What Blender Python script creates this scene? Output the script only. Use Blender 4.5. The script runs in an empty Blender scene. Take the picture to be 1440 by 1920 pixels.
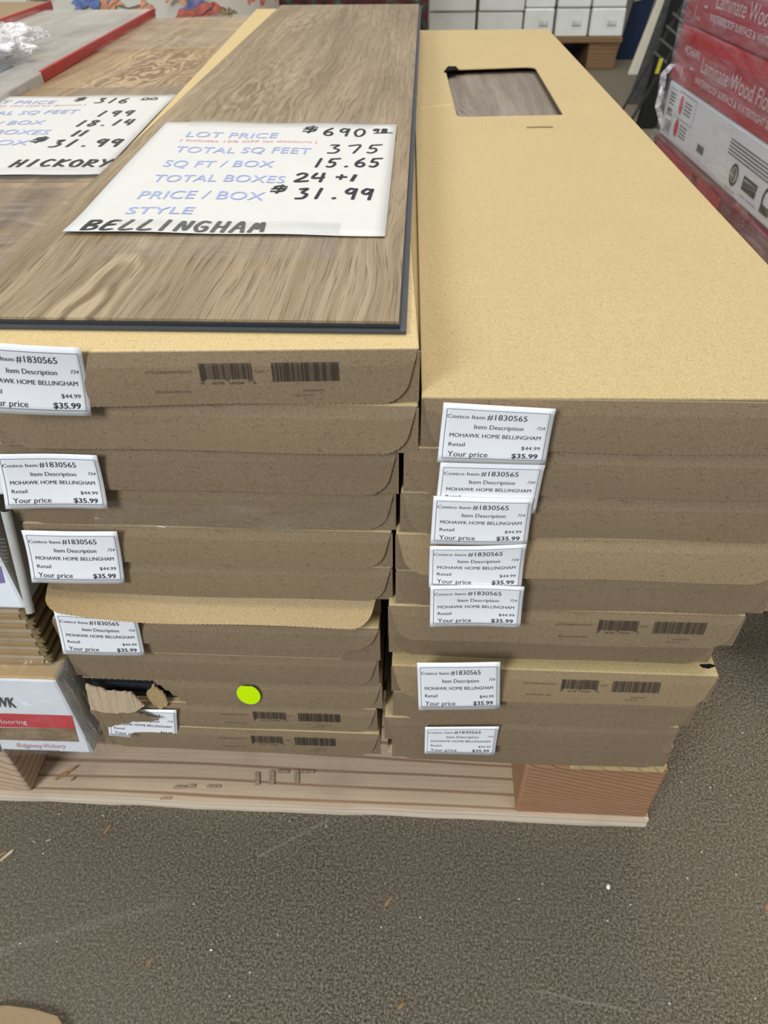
import bpy, bmesh, math, random
from mathutils import Vector, Matrix
random.seed(7)
scene = bpy.context.scene
COL = scene.collection
H = 0.7155            # camera height above the warehouse floor, metres

# ------------------------------------------------------------------ camera
FPX = 1345.0
_up = -Vector((22.0, 1530.0, FPX)).normalized()
_yy = Vector((86.0, -(FPX*FPX + 22.0*86.0)/1530.0, FPX)).normalized()
_xx = _yy.cross(_up)
if _xx.x < 0: _xx = -_xx
cam_data = bpy.data.cameras.new('camera')
cam = bpy.data.objects.new('camera', cam_data); COL.objects.link(cam)
right = Vector((_xx.x, _yy.x, _up.x)); down = Vector((_xx.y, _yy.y, _up.y)); fwd = Vector((_xx.z, _yy.z, _up.z))
m = Matrix.Identity(4)
for i in range(3):
    m[i][0] = right[i]; m[i][1] = -down[i]; m[i][2] = -fwd[i]
m[2][3] = H
cam.matrix_world = m
cam_data.sensor_fit = 'VERTICAL'; cam_data.sensor_height = 32.0; cam_data.sensor_width = 24.0
cam_data.lens = FPX*32.0/1920.0
cam_data.clip_start = 0.02; cam_data.clip_end = 60
cam_data.dof.use_dof = True; cam_data.dof.focus_distance = 0.49; cam_data.dof.aperture_fstop = 13.0
scene.camera = cam

# ------------------------------------------------------------------ light
W = bpy.data.worlds.new('warehouse_air'); scene.world = W; W.use_nodes = True
W.node_tree.nodes['Background'].inputs[0].default_value = (0.80, 0.88, 1.0, 1)
W.node_tree.nodes['Background'].inputs[1].default_value = 0.36
def area(name, loc, target, size, power, colour, sy=None):
    d = bpy.data.lights.new(name, 'AREA'); d.energy = power; d.size = size; d.color = colour
    if sy: d.shape = 'RECTANGLE'; d.size_y = sy
    o = bpy.data.objects.new(name, d); COL.objects.link(o); o.location = loc
    o.rotation_euler = (Vector(target)-Vector(loc)).to_track_quat('-Z', 'Y').to_euler()
    return o
area('ceiling_light_far', (0.4, 3.0, 5.0), (0.4, 1.4, 0.4), 3.0, 175, (1.0, 0.94, 0.83), 4.5)
area('ceiling_light_near', (1.0, -0.4, 5.0), (0.5, 0.3, 0.0), 1.6, 75, (1.0, 0.94, 0.83), 1.6)
area('open_dock_door', (-2.4, -3.0, 3.0), (-0.1, 0.35, 0.3), 1.5, 195, (0.88, 0.94, 1.0), 1.8)
scene.view_settings.view_transform = 'Standard'
scene.view_settings.look = 'None'
scene.view_settings.gamma = 1.0
scene.view_settings.use_curve_mapping = False
scene.view_settings.exposure = 0.0
scene.render.film_transparent = False

# ------------------------------------------------------------------ measuring helpers (real planes of the place)
def ray(u, v):
    d = Vector((u-720.0, v-960.0, FPX)); return Vector((d.dot(_xx), d.dot(_yy), d.dot(_up)))
def onz(u, v, dz):
    d = ray(u, v); d = d*(dz/d.z); return Vector((d.x, d.y, d.z+H))
def ony(u, v, y):
    d = ray(u, v); d = d*(y/d.y); return Vector((d.x, d.y, d.z+H))

# ------------------------------------------------------------------ node helpers
class NT:
    def __init__(s, name):
        s.m = bpy.data.materials.new(name); s.m.use_nodes = True
        s.t = s.m.node_tree; s.t.nodes.clear()
        s.out = s.t.nodes.new('ShaderNodeOutputMaterial')
        s.tc = s.t.nodes.new('ShaderNodeTexCoord')
        s.obj = s.tc.outputs['Object']
    def n(s, typ, **kw):
        nd = s.t.nodes.new(typ)
        for k, v in kw.items(): setattr(nd, k, v)
        return nd
    def put(s, inp, val):
        if isinstance(val, bpy.types.NodeSocket): s.t.links.new(val, inp)
        elif isinstance(val, (tuple, list)) and len(val) == 3 and inp.type == 'RGBA': inp.default_value = (*val, 1)
        else: inp.default_value = val
    def math(s, op, a, b=0.0, c=None, clamp=False):
        nd = s.n('ShaderNodeMath', operation=op, use_clamp=clamp)
        s.put(nd.inputs[0], a); s.put(nd.inputs[1], b)
        if c is not None: s.put(nd.inputs[2], c)
        return nd.outputs[0]
    def mapping(s, vec, loc=(0,0,0), rot=(0,0,0), scale=(1,1,1)):
        nd = s.n('ShaderNodeMapping'); s.put(nd.inputs[0], vec)
        nd.inputs[1].default_value = loc; nd.inputs[2].default_value = rot; nd.inputs[3].default_value = scale
        return nd.outputs[0]
    def noise(s, vec, scale, detail=4.0, rough=0.55, dist=0.0, col=False):
        nd = s.n('ShaderNodeTexNoise'); s.put(nd.inputs['Vector'], vec)
        nd.inputs['Scale'].default_value = scale; nd.inputs['Detail'].default_value = detail
        nd.inputs['Roughness'].default_value = rough; nd.inputs['Distortion'].default_value = dist
        return nd.outputs[1] if col else nd.outputs[0]
    def ramp(s, fac, stops):
        nd = s.n('ShaderNodeValToRGB'); s.put(nd.inputs[0], fac)
        el = nd.color_ramp.elements
        while len(el) < len(stops): el.new(0.5)
        for e, (p, c) in zip(el, stops):
            e.position = p; e.color = (*c, 1) if isinstance(c, tuple) else (c, c, c, 1)
        return nd.outputs[0]
    def mix(s, fac, a, b, mode='MIX'):
        nd = s.n('ShaderNodeMix', data_type='RGBA', blend_type=mode)
        s.put(nd.inputs[0], fac); s.put(nd.inputs[6], a); s.put(nd.inputs[7], b)
        return nd.outputs[2]
    def sep(s, vec):
        nd = s.n('ShaderNodeSeparateXYZ'); s.put(nd.inputs[0], vec); return nd.outputs
    def bump(s, h, strength, dist=0.001):
        nd = s.n('ShaderNodeBump'); s.put(nd.inputs['Height'], h)
        nd.inputs['Strength'].default_value = strength; nd.inputs['Distance'].default_value = dist
        return nd.outputs[0]
    def done(s, base, rough=0.6, spec=0.3, normal=None, metal=0.0):
        b = s.n('ShaderNodeBsdfPrincipled')
        s.put(b.inputs['Base Color'], base); s.put(b.inputs['Roughness'], rough)
        b.inputs['Specular IOR Level'].default_value = spec; b.inputs['Metallic'].default_value = metal
        if normal is not None: s.put(b.inputs['Normal'], normal)
        s.t.links.new(b.outputs[0], s.out.inputs[0]); s.b = b
        return s.m

def flat_mat(name, col, rough=0.5, spec=0.3, var=0.06, scale=40):
    t = NT(name); f = t.noise(t.obj, scale, 3)
    lo = tuple(c*(1-var) for c in col); hi = tuple(min(1, c*(1+var)) for c in col)
    return t.done(t.ramp(f, [(0.3, lo), (0.7, hi)]), rough, spec)

def kraft(name, col, fleck=0.45):
    t = NT(name)
    big = t.noise(t.obj, 9, 3); fine = t.noise(t.obj, 1150, 3, 0.8)
    fib = t.noise(t.mapping(t.obj, scale=(260, 520, 520)), 1.0, 2)
    fib2 = t.noise(t.mapping(t.obj, rot=(0.5, 0.8, 0.6), scale=(700, 170, 400)), 1.0, 2)
    c = t.mix(t.ramp(fine, [(0.36, 0.0), (0.64, 1.0)]), tuple(x*0.76 for x in col), tuple(min(1, x*1.22) for x in col))
    c = t.mix(t.ramp(big, [(0.3, 0.0), (0.7, 0.22)]), c, tuple(x*0.80 for x in col))
    c = t.mix(t.ramp(fib, [(0.63, 0.0), (0.70, fleck)]), c, tuple(x*0.45 for x in col))
    c = t.mix(t.ramp(fib2, [(0.65, 0.0), (0.72, fleck)]), c, tuple(x*0.5 for x in col))
    oi = t.n('ShaderNodeObjectInfo')
    rnd = t.math('MULTIPLY_ADD', oi.outputs['Random'], 0.20, 0.90)
    hsv = t.n('ShaderNodeHueSaturation'); t.put(hsv.inputs['Value'], rnd); t.put(hsv.inputs['Color'], c)
    nb = t.bump(t.math('ADD', t.noise(t.obj, 60, 3), t.math('MULTIPLY', fine, 0.05)), 0.12, 0.002)
    return t.done(hsv.outputs[0], 0.62, 0.28, nb)

def oak(name, dark, mid, light, figures, pore=0.55, coarse=1.0, rough=0.42, stretch=1.0):
    """long grained laminate; figures = (cx, cy, rx, ry, rings, strength) swirls in metres; grain along Y"""
    t = NT(name)
    warp = t.noise(t.mapping(t.obj, scale=(7, 1.6*stretch, 7)), 1.0, 3, col=True)
    wv = t.n('ShaderNodeVectorMath', operation='MULTIPLY_ADD')
    t.put(wv.inputs[0], warp); wv.inputs[1].default_value = (0.07, 0.0, 0.0); t.put(wv.inputs[2], t.obj)
    p = wv.outputs[0]
    streak = t.noise(t.mapping(p, scale=(95*coarse, 4.0, 95)), 1.0, 5, 0.6)
    fine = t.noise(t.mapping(p, scale=(520*coarse, 22, 400)), 1.0, 3, 0.6)
    soft = t.noise(t.mapping(p, scale=(16, 2.2, 16)), 1.0, 3)
    v = t.math('ADD', t.math('MULTIPLY', streak, 0.55), t.math('MULTIPLY', soft, 0.45))
    xyz = t.sep(p)
    nz = t.noise(t.mapping(t.obj, scale=(26, 9, 26)), 1.0, 2)
    for (cx, cy, rx, ry, k, st) in figures:
        dx = t.math('DIVIDE', t.math('SUBTRACT', xyz[0], cx), rx)
        dy = t.math('DIVIDE', t.math('SUBTRACT', xyz[1], cy), ry)
        r2 = t.math('ADD', t.math('MULTIPLY', dx, dx), t.math('MULTIPLY', dy, dy))
        r = t.math('SQRT', r2)
        s = t.math('SINE', t.math('MULTIPLY_ADD', t.math('ADD', r, t.math('MULTIPLY', nz, 1.5)), k, 0.0))
        fall = t.math('SUBTRACT', 1.15, r, clamp=True)
        v = t.math('ADD', v, t.math('MULTIPLY', t.math('MULTIPLY', s, fall), st))
    c = t.ramp(v, [(0.33, dark), (0.5, mid), (0.67, light)])
    c = t.mix(t.ramp(fine, [(0.53, 0.0), (0.66, pore)]), c, tuple(x*0.62 for x in dark))
    nb = t.bump(fine, 0.10, 0.001)
    return t.done(c, rough, 0.35, nb)

def pine(name, dark, light, axis=0, ringscale=60, end=False):
    t = NT(name)
    sc = [8, 8, 8]; sc[axis] = 1.2
    w = t.noise(t.mapping(t.obj, scale=tuple(sc)), 1.0, 2)
    xyz = t.sep(t.obj)
    across = t.math('ADD', xyz[1], xyz[2]) if axis == 0 else t.math('ADD', xyz[0], xyz[2])
    if end:
        across = t.math('ADD', t.math('MULTIPLY', xyz[2], 1.0), t.math('MULTIPLY', xyz[0], 0.30))
    s = t.math('SINE', t.math('MULTIPLY', t.math('ADD', across, t.math('MULTIPLY', w, 0.06)), ringscale*6.28))
    sc2 = [300, 300, 300]; sc2[axis] = 12
    f = t.noise(t.mapping(t.obj, scale=tuple(sc2)), 1.0, 3)
    stain = t.noise(t.obj, 14, 3)
    c = t.mix(t.ramp(s, [(0.70, 0.0), (0.99, 0.85)]), light, dark)
    c = t.mix(t.math('MULTIPLY', f, 0.35), c, tuple(x*0.75 for x in dark))
    c = t.mix(t.ramp(stain, [(0.55, 0.0), (0.72, 0.35)]), c, (light[0]*0.62, light[1]*0.55, light[2]*0.6))
    return t.done(c, 0.7, 0.2, t.bump(f, 0.3, 0.001))

def film(name, haze=0.10, tint=(0.9, 0.9, 0.92), bumpscale=30, bumps=0.9, stretch=(1, 1, 1), gl=0.16):
    t = NT(name)
    h = t.noise(t.mapping(t.obj, scale=stretch), bumpscale, 4, 0.6, 1.2)
    nb = t.bump(h, bumps, 0.006)
    tr = t.n('ShaderNodeBsdfTransparent'); gls = t.n('ShaderNodeBsdfGlossy'); df = t.n('ShaderNodeBsdfDiffuse')
    gls.inputs['Roughness'].default_value = 0.12; gls.inputs['Color'].default_value = (1, 1, 1, 1)
    t.put(gls.inputs['Normal'], nb); df.inputs['Color'].default_value = (*tint, 1)
    m1 = t.n('ShaderNodeMixShader'); m2 = t.n('ShaderNodeMixShader')
    hz = t.math('MULTIPLY', t.ramp(h, [(0.4, 0.1), (0.56, 0.45), (0.66, 1.0)]), haze*2.2, clamp=True)
    t.put(m1.inputs[0], hz); t.t.links.new(tr.outputs[0], m1.inputs[1]); t.t.links.new(df.outputs[0], m1.inputs[2])
    fr = t.n('ShaderNodeLayerWeight'); fr.inputs['Blend'].default_value = 0.25; t.put(fr.inputs['Normal'], nb)
    t.put(m2.inputs[0], t.math('MULTIPLY_ADD', fr.outputs['Fresnel'], 0.12+gl, gl*0.4, clamp=True))
    t.t.links.new(m1.outputs[0], m2.inputs[1]); t.t.links.new(gls.outputs[0], m2.inputs[2])
    t.t.links.new(m2.outputs[0], t.out.inputs[0])
    return t.m

def concrete():
    t = NT('concrete')
    g = t.noise(t.obj, 430, 6, 0.85); g2 = t.noise(t.obj, 1900, 2, 0.7); big = t.noise(t.obj, 3.0, 4); med = t.noise(t.obj, 26, 4)
    v = t.math('ADD', t.math('MULTIPLY', g, 0.65), t.math('MULTIPLY', g2, 0.35))
    c = t.ramp(v, [(0.44, (0.012, 0.010, 0.007)), (0.48, (0.074, 0.061, 0.043)), (0.525, (0.150, 0.127, 0.092)), (0.58, (0.34, 0.30, 0.225))])
    c = t.mix(t.ramp(big, [(0.35, 0.0), (0.65, 0.35)]), c, (0.165, 0.145, 0.100))
    c = t.mix(t.ramp(med, [(0.45, 0.0), (0.75, 0.25)]), c, (0.13, 0.115, 0.095))
    # pale specks
    vo = t.n('ShaderNodeTexVoronoi'); t.put(vo.inputs['Vector'], t.obj); vo.inputs['Scale'].default_value = 62
    sp = t.math('MULTIPLY', t.math('LESS_THAN', vo.outputs['Distance'], 0.055), t.math('GREATER_THAN', t.sep(vo.outputs['Color'])[0], 0.45))
    c = t.mix(t.math('MULTIPLY', sp, 0.75), c, (0.66, 0.62, 0.55))
    # scuffs: worn pale streaks
    for (a, b, w, s) in ((onz(482, 1607, -H), onz(618, 1537, -H), 0.0028, 0.18), (onz(0, 1782, -H), onz(330, 1690, -H), 0.006, 0.08), (onz(1000, 1858, -H), onz(1180, 1895, -H), 0.0015, 0.20)):
        d = b-a; ang = math.atan2(d.y, d.x)
        mp = t.n('ShaderNodeMapping', vector_type='TEXTURE'); t.put(mp.inputs[0], t.obj)
        mp.inputs[1].default_value = a; mp.inputs[2].default_value = (0, 0, ang)
        q = t.sep(mp.outputs[0]); L = d.length
        yy = t.math('ABSOLUTE', t.math('ADD', q[1], t.math('MULTIPLY_ADD', t.noise(t.obj, 60, 2), 0.004, -0.002)))
        band = t.math('SUBTRACT', 1.0, t.math('DIVIDE', yy, w), clamp=True)
        inx = t.math('MULTIPLY', t.math('GREATER_THAN', q[0], 0.0), t.math('LESS_THAN', q[0], L))
        c = t.mix(t.math('MULTIPLY', t.math('MULTIPLY', band, inx), t.math('MULTIPLY', g, s*2.0)), c, (0.45, 0.43, 0.38))
    return t.done(c, 0.8, 0.15, t.bump(v, 0.15, 0.0008))

M = {}
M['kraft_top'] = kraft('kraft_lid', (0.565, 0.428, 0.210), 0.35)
M['kraft_shaded'] = kraft('kraft_shaded', (0.255, 0.182, 0.108), 0.5)  # same cardboard as the lid, shade of the fronts put into the colour
M['kraft_pale'] = kraft('kraft_pale_end', (0.330, 0.235, 0.130), 0.40)
M['kraft_rim_lit'] = kraft('kraft_rim_highlight', (0.44, 0.32, 0.18), 0.2)  # lighter card colour painting the highlight along the lid fold
M['kraft_lit'] = kraft('kraft_lit_tan', (0.48, 0.335, 0.165), 0.30)  # same cardboard again, light on the lifted flap put into the colour
M['kraft_torn'] = kraft('kraft_torn', (0.52, 0.39, 0.26), 0.2)
M['paper'] = flat_mat('sheet_paper', (0.65, 0.64, 0.608), 0.55, 0.25, 0.015)
M['sticker'] = flat_mat('sticker_paper', (0.93, 0.93, 0.93), 0.45, 0.3, 0.01)
M['ink'] = flat_mat('printer_ink', (0.030, 0.030, 0.045), 0.5, 0.3)
M['rule'] = flat_mat('ruled_border', (0.12, 0.13, 0.19), 0.5, 0.3)
M['barcode'] = flat_mat('faded_print', (0.062, 0.048, 0.036), 0.6, 0.2)
M['fadedink'] = flat_mat('very_faded_print', (0.125, 0.095, 0.066), 0.6, 0.2)
M['marker'] = flat_mat('black_marker', (0.012, 0.012, 0.013), 0.35, 0.4)
M['blueink'] = flat_mat('blue_print', (0.36, 0.42, 0.70), 0.5, 0.2)
M['pinkink'] = flat_mat('pink_print', (0.74, 0.34, 0.33), 0.5, 0.2)
M['neon'] = flat_mat('neon_yellow_paper', (0.66, 1.0, 0.0), 0.5, 0.2, 0.01)
M['core'] = flat_mat('grey_vinyl_core', (0.022, 0.024, 0.028), 0.4, 0.4)
M['core_light'] = flat_mat('vinyl_core_tongue', (0.050, 0.055, 0.062), 0.4, 0.4)
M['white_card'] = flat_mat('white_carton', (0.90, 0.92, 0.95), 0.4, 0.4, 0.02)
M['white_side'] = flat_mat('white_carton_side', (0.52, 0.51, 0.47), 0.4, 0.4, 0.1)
M['red'] = flat_mat('red_print', (0.66, 0.030, 0.045), 0.35, 0.45, 0.06)
M['red_dark'] = flat_mat('deep_red_print', (0.52, 0.060, 0.080), 0.35, 0.4, 0.15, 12)
M['maroon'] = flat_mat('maroon_print', (0.22, 0.022, 0.028), 0.4, 0.3, 0.2, 12)
M['red_tape'] = flat_mat('red_edge_band', (0.42, 0.02, 0.018), 0.35, 0.4, 0.1)
M['pink_white'] = flat_mat('white_lettering', (0.80, 0.66, 0.66), 0.4, 0.3)
M['white_ink'] = flat_mat('white_print', (0.85, 0.85, 0.85), 0.4, 0.3)
M['dark_ink'] = flat_mat('dark_grey_print', (0.10, 0.10, 0.11), 0.4, 0.3)
M['purple'] = flat_mat('purple_print', (0.24, 0.20, 0.42), 0.4, 0.3)
M['pastel_red'] = flat_mat('pale_red_print', (0.55, 0.30, 0.33), 0.4, 0.3)
M['grey_lt'] = flat_mat('light_grey_print', (0.30, 0.31, 0.33), 0.4, 0.3)
M['tan_edge'] = flat_mat('laminate_core', (0.36, 0.235, 0.115), 0.6, 0.2, 0.15)
M['tan_edge2'] = flat_mat('laminate_face_edge', (0.40, 0.31, 0.20), 0.6, 0.2, 0.12)
M['white_tile'] = flat_mat('pale_carton', (0.88, 0.89, 0.82), 0.6, 0.2, 0.05, 14)
M['navy'] = flat_mat('navy_print', (0.012, 0.020, 0.045), 0.7, 0.1)
M['black'] = flat_mat('black_plastic', (0.012, 0.012, 0.012), 0.9, 0.05)
M['charcoal'] = flat_mat('charcoal_board', (0.05, 0.05, 0.047), 0.8, 0.1, 0.25)
M['cream'] = flat_mat('cream_board', (0.60, 0.55, 0.44), 0.5, 0.3)
M['greyboard'] = flat_mat('grey_board', (0.30, 0.29, 0.26), 0.5, 0.3, 0.2)
M['bar'] = flat_mat('dull_wire', (0.12, 0.12, 0.11), 0.5, 0.3)
M['yellow'] = flat_mat('yellow_tag', (0.62, 0.55, 0.05), 0.5, 0.3)
M['quilt'] = flat_mat('cream_cloth', (0.66, 0.62, 0.52), 0.85, 0.1, 0.05, 8)
M['petal_red'] = flat_mat('red_petals', (0.48, 0.14, 0.10), 0.85, 0.1, 0.35, 60)
M['petal_orange'] = flat_mat('orange_petals', (0.62, 0.30, 0.17), 0.85, 0.1, 0.3, 60)
M['petal_blue'] = flat_mat('blue_petals', (0.14, 0.19, 0.38), 0.85, 0.1, 0.35, 60)
M['stem'] = flat_mat('grey_green_stem', (0.16, 0.16, 0.12), 0.85, 0.1, 0.2)
M['olive'] = flat_mat('brown_leaf', (0.26, 0.19, 0.09), 0.85, 0.1, 0.3)
M['stamp'] = flat_mat('faded_stamp', (0.42, 0.30, 0.21), 0.7, 0.1, 0.4, 500)
M['chip'] = flat_mat('wood_chip', (0.42, 0.22, 0.11), 0.7, 0.2, 0.25, 200)
M['chip_pale'] = flat_mat('pale_chip', (0.60, 0.50, 0.34), 0.7, 0.2, 0.2, 200)
M['pebble'] = flat_mat('white_crumb', (0.80, 0.77, 0.70), 0.7, 0.2)
M['plank'] = oak('greige_oak_laminate', (0.185, 0.128, 0.068), (0.295, 0.218, 0.128), (0.42, 0.325, 0.200),
                 [(0.100, 0.000, 0.026, 0.110, 15, 0.26), (0.105, 0.56, 0.050, 0.24, 22, 0.10), (0.155, 0.50, 0.03, 0.22, 20, 0.08), (0.09, 1.05, 0.05, 0.16, 17, 0.08)], pore=0.8, coarse=1.9)
M['inset'] = oak('grey_oak_laminate', (0.150, 0.118, 0.088), (0.235, 0.190, 0.145), (0.33, 0.275, 0.215),
                 [(0.03, 0.07, 0.032, 0.10, 26, 0.16)], pore=0.3)
M['hickory'] = oak('tan_hickory_laminate', (0.20, 0.125, 0.065), (0.345, 0.235, 0.125), (0.50, 0.36, 0.20),
                 [(0.02, 0.12, 0.08, 0.26, 34, 0.20), (-0.03, 0.35, 0.03, 0.3, 14, 0.12)], pore=0.15, coarse=0.8)
M['hickory2'] = oak('brown_hickory_laminate', (0.12, 0.080, 0.048), (0.26, 0.175, 0.095), (0.42, 0.29, 0.16),
                 [(0.14, 0.2, 0.03, 0.2, 9, 0.15)], pore=0.35, coarse=0.7)
M['greyplank'] = oak('pale_grey_laminate', (0.25, 0.235, 0.205), (0.40, 0.375, 0.33), (0.52, 0.49, 0.44), [], pore=0.12, coarse=0.6)
M['bluegrey'] = oak('blue_grey_laminate', (0.05, 0.065, 0.085), (0.12, 0.145, 0.175), (0.24, 0.26, 0.28), [], pore=0.1, coarse=0.6)
M['pallet'] = pine('pine_board', (0.30, 0.17, 0.10), (0.70, 0.54, 0.37), 0, 55)
M['pallet_edge'] = pine('pine_board_edge', (0.58, 0.44, 0.30), (0.82, 0.68, 0.52), 0, 110)
M['block'] = pine('fir_block', (0.21, 0.085, 0.038), (0.44, 0.245, 0.130), 0, 170, end=True)
M['block_end'] = pine('fir_end_grain', (0.30, 0.17, 0.10), (0.66, 0.48, 0.33), 1, 110, end=True)
M['yellow_board'] = pine('yellow_pine_board', (0.42, 0.29, 0.12), (0.60, 0.45, 0.22), 1, 60)
M['brownwood'] = pine('old_pallet_wood', (0.16, 0.085, 0.040), (0.30, 0.18, 0.09), 0, 60)
M['film'] = film('stretch_film', 0.03, gl=0.05, bumpscale=9, stretch=(3, 1, 3))
M['film_strip'] = film('film_scrap', 0.015, bumpscale=5, bumps=0.8, stretch=(2, 1, 8), gl=0.06)
M['film_top'] = film('film_wrinkled', 0.05, bumpscale=14, bumps=1.0, stretch=(1, 4, 1), gl=0.14)
M['film_red'] = film('film_over_cartons', 0.13, (0.80, 0.76, 0.77), bumpscale=4, bumps=0.9, stretch=(4, 1.0, 7), gl=0.06)
M['film_clump'] = film('film_clump', 0.5, (0.85, 0.82, 0.84), bumpscale=40, bumps=1.0, gl=0.4)
M['tape'] = film('clear_tape', 0.07, (0.55, 0.55, 0.53), bumpscale=8, bumps=0.15, stretch=(1, 4, 1), gl=0.01)
M['tape_board'] = film('clear_tape_on_board', 0.02, (0.4, 0.4, 0.4), bumpscale=12, bumps=0.12, stretch=(1, 4, 1), gl=0.02)
M['concrete'] = concrete()

# ------------------------------------------------------------------ mesh helpers
def tag(o, label=None, cat=None, group=None, kind=None):
    if label: o['label'] = label
    if cat: o['category'] = cat
    if group: o['group'] = group
    if kind: o['kind'] = kind
    return o
def empty(name, loc, label, cat, group=None):
    o = bpy.data.objects.new(name, None); COL.objects.link(o); o.location = loc; o.empty_display_size = 0.02
    return tag(o, label, cat, group)
class MB:
    def __init__(s): s.v = []; s.f = []; s.mi = []
    def add(s, vs, fs, mi=0):
        b = len(s.v); s.v += [Vector(v) for v in vs]
        for f in fs: s.f.append([b+i for i in f]); s.mi.append(mi)
    def box(s, a, b, mi=0, rot=0.0, pivot=None):
        x0, y0, z0 = a; x1, y1, z1 = b
        vs = [Vector(p) for p in ((x0,y0,z0),(x1,y0,z0),(x1,y1,z0),(x0,y1,z0),(x0,y0,z1),(x1,y0,z1),(x1,y1,z1),(x0,y1,z1))]
        if rot:
            pv = Vector(pivot) if pivot else Vector(((x0+x1)/2, (y0+y1)/2, 0)); R = Matrix.Rotation(rot, 3, 'Z')
            vs = [R @ (v-pv) + pv for v in vs]
        s.add(vs, [(0,3,2,1),(4,5,6,7),(0,1,5,4),(1,2,6,5),(2,3,7,6),(3,0,4,7)], mi)
    def hexa(s, q0, q1, mi=0):
        """two matching quads joined into a solid"""
        s.add(list(q0)+list(q1), [(3,2,1,0),(4,5,6,7),(0,1,5,4),(1,2,6,5),(2,3,7,6),(3,0,4,7)], mi)
    def grid(s, fn, nu, nv, mi=0):
        vs = [fn(i/nu, j/nv) for j in range(nv+1) for i in range(nu+1)]
        fs = [(j*(nu+1)+i, j*(nu+1)+i+1, (j+1)*(nu+1)+i+1, (j+1)*(nu+1)+i) for j in range(nv) for i in range(nu)]
        s.add(vs, fs, mi)
    def slab(s, fn, nu, nv, off, mi=0):
        """a closed thin sheet: front surface fn, back surface moved by the vector off"""
        off = Vector(off); b = len(s.v); n = (nu+1)*(nv+1)
        fr = [Vector(fn(i/nu, j/nv)) for j in range(nv+1) for i in range(nu+1)]
        s.v += fr + [p+off for p in fr]
        def I(i, j, k=0): return b + k*n + j*(nu+1)+i
        for j in range(nv):
            for i in range(nu):
                s.f.append([I(i,j), I(i+1,j), I(i+1,j+1), I(i,j+1)]); s.mi.append(mi)
                s.f.append([I(i,j+1,1), I(i+1,j+1,1), I(i+1,j,1), I(i,j,1)]); s.mi.append(mi)
        for i in range(nu):
            s.f.append([I(i,0,1), I(i+1,0,1), I(i+1,0), I(i,0)]); s.mi.append(mi)
            s.f.append([I(i,nv), I(i+1,nv), I(i+1,nv,1), I(i,nv,1)]); s.mi.append(mi)
        for j in range(nv):
            s.f.append([I(0,j), I(0,j+1), I(0,j+1,1), I(0,j,1)]); s.mi.append(mi)
            s.f.append([I(nu,j,1), I(nu,j+1,1), I(nu,j+1), I(nu,j)]); s.mi.append(mi)
    def build(s, name, mats, parent=None, bevel=0.0, smooth=False, label=None, origin=None, seg=2):
        off = Vector((0,0,0)); q = parent
        while q is not None: off += q.location; q = q.parent
        loc = Vector(origin) if origin is not None else Vector((0,0,0))
        if parent is not None: loc = Vector((0,0,0))
        me = bpy.data.meshes.new(name)
        me.from_pydata([tuple(v-off-loc) for v in s.v], [], s.f)
        if not isinstance(mats, (list, tuple)): mats = [mats]
        for mm in mats: me.materials.append(mm)
        for p, k in zip(me.polygons, s.mi): p.material_index = k; p.use_smooth = smooth
        me.update()
        o = bpy.data.objects.new(name, me); COL.objects.link(o)
        if parent is not None: o.parent = parent
        else: o.location = loc
        if bevel:
            md = o.modifiers.new('bevel', 'BEVEL'); md.width = bevel; md.segments = seg; md.limit_method = 'ANGLE'; md.angle_limit = 0.6
        if label: o['label'] = label
        return o

# text as thin mesh, cached as flat outlines
_tc = {}
def glyphs(txt, bold=False, shear=0.0):
    k = (txt, bold, shear)
    if k not in _tc:
        cu = bpy.data.curves.new('t', 'FONT'); cu.body = txt; cu.size = 1; cu.resolution_u = 3; cu.shear = shear
        cu.offset = 0.016 if bold else 0.0
        ob = bpy.data.objects.new('t', cu); COL.objects.link(ob)
        dg = bpy.context.evaluated_depsgraph_get(); me = bpy.data.meshes.new_from_object(ob.evaluated_get(dg))
        vs = [(v.co.x, v.co.y) for v in me.vertices]; fs = [tuple(p.vertices) for p in me.polygons]
        bpy.data.objects.remove(ob); bpy.data.curves.remove(cu); bpy.data.meshes.remove(me)
        x0 = min(v[0] for v in vs); x1 = max(v[0] for v in vs)
        _tc[k] = ([((v[0]-x0)/(x1-x0), v[1]) for v in vs], fs)
    return _tc[k]
CAP = 0.729
def put_text(mb, surf, txt, s0, s1, t_base, cap, mi=0, bold=False, shear=0.0):
    """surf(s, t) -> point; s rightwards, t downwards; text spans s0..s1, baseline at t_base, capitals cap high"""
    vs, fs = glyphs(txt, bold, shear)
    mb.add([surf(s0+(s1-s0)*x, t_base - y/CAP*cap) for x, y in vs], fs, mi)
def put_rect(mb, surf, s0, s1, t0, t1, mi=0, n=1):
    for i in range(n):
        a = s0+(s1-s0)*i/n; b = s0+(s1-s0)*(i+1)/n
        mb.add([surf(a,t0), surf(a,t1), surf(b,t1), surf(b,t0)], [(0,1,2,3)], mi)
def put_frame(mb, surf, s0, s1, t0, t1, ws, wt, mi=0, n=8):
    put_rect(mb, surf, s0, s1, t0, t0+wt, mi, n); put_rect(mb, surf, s0, s1, t1-wt, t1, mi, n)
    for k in range(4):
        a = t0+(t1-t0)*k/4; b = t0+(t1-t0)*(k+1)/4
        put_rect(mb, surf, s0, s0+ws, a, b, mi); put_rect(mb, surf, s1-ws, s1, a, b, mi)
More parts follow.
